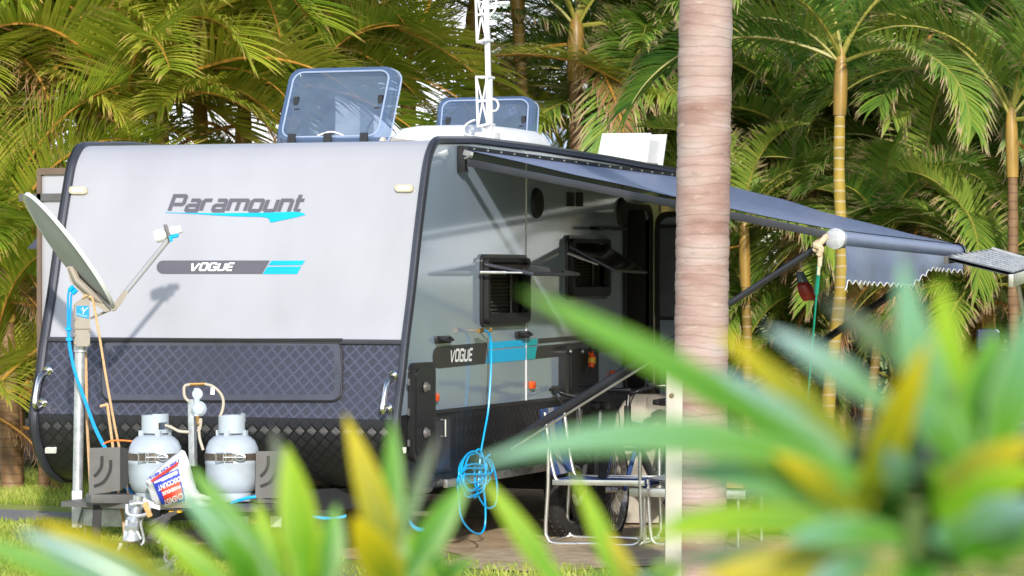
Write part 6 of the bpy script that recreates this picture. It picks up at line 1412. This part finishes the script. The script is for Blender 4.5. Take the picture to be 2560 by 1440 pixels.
def strap(parent, b, tp, w, m, bow=.12, face=None, name='leaf'):
    """b, tp: (u, v, depth) of a leaf's foot and tip"""
    A, B = dep(*b), dep(*tp); d = B-A; L = d.length
    side_ = d.cross(FW).normalized(); up_ = side_.cross(d).normalized()
    if side_.dot(Vector((0, 0, 1))) < 0: side_ = -side_
    bend = Vector((0, 0, 1)) if abs(d.normalized().z) < .85 else RT
    n = 16; mb = MB(); rows = []; lay = []
    fc = face if face is not None else .55
    for i in range(n+1):
        t = i/n; c = A+d*t+bend*(bow*L*4*t*(1-t)*.5)
        pr = (.62+.5*t) if t < .35 else max(0.02, 1-((t-.35)/.65)**2.2)
        pr = min(pr, 1.0); wv = (side_*cos(fc)+up_*sin(fc)); fold = FW*(-.18)
        rows.append([c+wv*(w/2*pr*x)+fold*(w*pr*(.5-abs(x))*.8) for x in (-1, -.5, 0, .5, 1)])
    R = mb.grid(rows); idx = {}
    for i, r in enumerate(R):
        for j, v in enumerate(r): idx[v] = (j/4, i/n)
    lay = mb.bm.loops.layers.uv.new("UVMap")
    for f in mb.bm.faces:
        for l in f.loops: l[lay].uv = idx[l.vert]
    o0 = ORG[parent.name]
    for v in mb.bm.verts: v.co -= o0
    for f in mb.bm.faces: f.smooth = True
    me = bpy.data.meshes.new(name); mb.bm.to_mesh(me); mb.bm.free(); me.materials.append(SM[m]); o = bpy.data.objects.new(name, me); COL.objects.link(o); o.parent = parent; return o
def shrub(label, centre, leaves, fill, seed, wd):
    c = dep(*centre); s = thing('strap_leaf_shrub', label, 'shrub', (c.x, c.y, 0), 'out of focus shrubs close to the camera')
    m = MB(); m.tube(crom([(c.x+FW.x*.05, c.y+FW.y*.05, 0), (c.x+.02, c.y+.03, c.z*.5), c-Vector((0, 0, .08)), c-Vector((0, 0, .03))], 5), .008, 10); m.build('stem', mat("shrub_stem", (.08, .13, .03), .8, var=.3), s)
    for b, tp, w, mm, bow, *fc in leaves: strap(s, b, tp, w, mm, bow, fc[0] if fc else None)
    rnd = random.Random(seed)
    for k in range(fill[0]):
        a = rnd.uniform(*fill[1]); L = rnd.uniform(*fill[2]); dz = rnd.uniform(.02, .20); u, v, dd = centre
        r0 = rnd.uniform(10, 60); b = (u+r0*cos(a), v-r0*sin(a), dd+rnd.uniform(-.02, .06)); tp = (u+L*cos(a), v-L*sin(a)*.85, dd+dz)
        strap(s, b, tp, wd*rnd.uniform(.7, 1.1), rnd.choice(fill[3]), rnd.uniform(.05, .2), rnd.uniform(-.2, 1.0))
    return s
d = 2.4
shrub('large blurred blue sheened green and yellow strap leaved shrub filling the lower right corner', (2290, 1215, d), [
 ((2060, 1150, d), (1300, 728, d-.05), .025, 'g', .05, .2), ((2200, 1225, d), (1165, 1168, d-.06), .029, 't', .20, .2),
 ((2110, 1150, d), (1765, 915, d+.03), .024, 'b', .02, .1), ((2130, 1110, d), (1790, 825, d+.06), .023, 'y', .02, .1), ((2250, 1040, d), (1915, 820, d), .023, 'b', .06, .1),
 ((2390, 1000, d), (2060, 750, d+.05), .022, 'p', .04, .1), ((2440, 1220, d), (2255, 640, d), .036, 't', -.12, .2), ((2400, 1200, d), (2345, 690, d+.08), .030, 'l', .05, .3), ((2470, 1200, d), (2610, 720, d-.03), .040, 't', .02, .2), ((2430, 1180, d), (2490, 820, d+.06), .038, 'g', .02, .2),
 ((2150, 1270, d), (2320, 850, d-.07), .028, 'y', -.03, .1), ((2170, 1250, d), (1850, 1155, d+.02), .024, 'l', .10, .2), ((2150, 1290, d), (1640, 1175, d+.03), .026, 't', .12, .2), ((2150, 1300, d), (1930, 1130, d-.03), .02, 'y', .1, .2),
 ((2160, 1330, d), (1600, 1350, d+.03), .026, 'l', .14, .2), ((2200, 1350, d), (1650, 1300, d+.05), .024, 'g', .12, .2), ((2260, 1350, d), (1960, 1355, d-.06), .026, 't', .12, .2), ((2250, 1420, d), (1740, 1450, d), .030, 'y', .10, .2), ((2100, 1440, d), (1640, 1400, d+.02), .022, 'p', .10, .2),
 ((2330, 1240, d), (2600, 1100, d-.03), .026, 'y', .08, .2), ((2340, 1290, d), (2640, 1170, d-.05), .028, 'l', .10, .2), ((2370, 1330, d), (2620, 1265, d-.06), .028, 'b', .08, .2), ((2390, 1390, d), (2640, 1340, d-.06), .030, 'g', .10, .2), ((2330, 1400, d), (2230, 1560, d-.08), .032, 'g', .05, .2),
 ((2180, 1400, d), (2010, 1480, d-.07), .022, 'b', .05, .2), ((2480, 1420, d), (2560, 1300, d-.08), .026, 't', .05, .2), ((2460, 1190, d), (2300, 900, d+.03), .026, 'g', .0, .2),
 ((2270, 1230, d), (2215, 1120, d-.10), .022, 'b', .0, .1), ((2420, 1330, d), (2320, 1345, d-.10), .022, 't', .0, .1), ((2390, 1150, d), (2270, 980, d-.05), .024, 't', .0, .1)],  # short pale blue leaf stands for a highlight in the clump
 (46, (0, 6.28), (120, 300), 'gggdddddl'), 3, .028)
d = 3.3
shrub('blurred yellow and green strap leaved shrub at the bottom, below the locker door', (1030, 1500, d), [
 ((1000, 1490, d), (862, 1035, d), .036, 'y', .03, .2), ((975, 1420, d), (980, 1045, d+.05), .026, 'g', .02, .2), ((985, 1400, d), (1095, 1085, d+.04), .015, 'p', -.02, .2), ((1000, 1470, d), (1175, 1195, d+.02), .034, 'g', .03, .3),
 ((1420, 1500, d), (1205, 1190, d), .026, 'l', .02, .2), ((1080, 1490, d), (900, 1200, d+.03), .034, 'l', .02, .2), ((1000, 1500, d), (880, 1290, d-.06), .042, 'y', .03, .2)], (10, (.3, 2.8), (80, 200), 'ggdd'), 5, .036)
shrub('blurred bright green strap leaved shrub at the bottom, in front of the gas bottles', (760, 1510, d), [
 ((770, 1500, d), (715, 1110, d), .046, 'l', .02, .4), ((760, 1480, d), (680, 1070, d+.06), .030, 'p', .02, .2), ((720, 1500, d), (468, 1160, d+.02), .028, 'g', .05, .2), ((680, 1490, d), (440, 1215, d), .030, 't', .05, .2), ((600, 1500, d), (370, 1310, d), .028, 'l', .04, .2),
 ((650, 1500, d), (560, 1330, d-.05), .032, 'g', .04, .2), ((800, 1500, d), (840, 1260, d+.02), .034, 'g', .03, .2), ((700, 1500, d), (640, 1250, d+.03), .030, 'l', .03, .2)], (12, (.4, 2.9), (80, 190), 'ggdd'), 7, .036)
shrub('blurred lime green strap leaf shrub at the bottom, left of the palm trunk', (1600, 1540, d), [
 ((1580, 1520, d), (1432, 1180, d), .024, 'l', .02, .2), ((1600, 1520, d), (1520, 1330, d), .024, 'y', .02, .2)], (6, (.6, 2.6), (90, 190), 'lgt'), 9, .03)
d = 2.8
shrub('blurred blue sheened green leaf shrub crossing the bottom left corner', (480, 1560, d), [
 ((470, 1540, d), (40, 1325, d), .026, 'b', .05, .2), ((500, 1510, d), (80, 1300, d+.05), .024, 'y', .05, .2), ((420, 1560, d), (-80, 1345, d), .026, 'g', .05, .2)], (2, (1.8, 3.0), (120, 260), 'gt'), 11, .032)
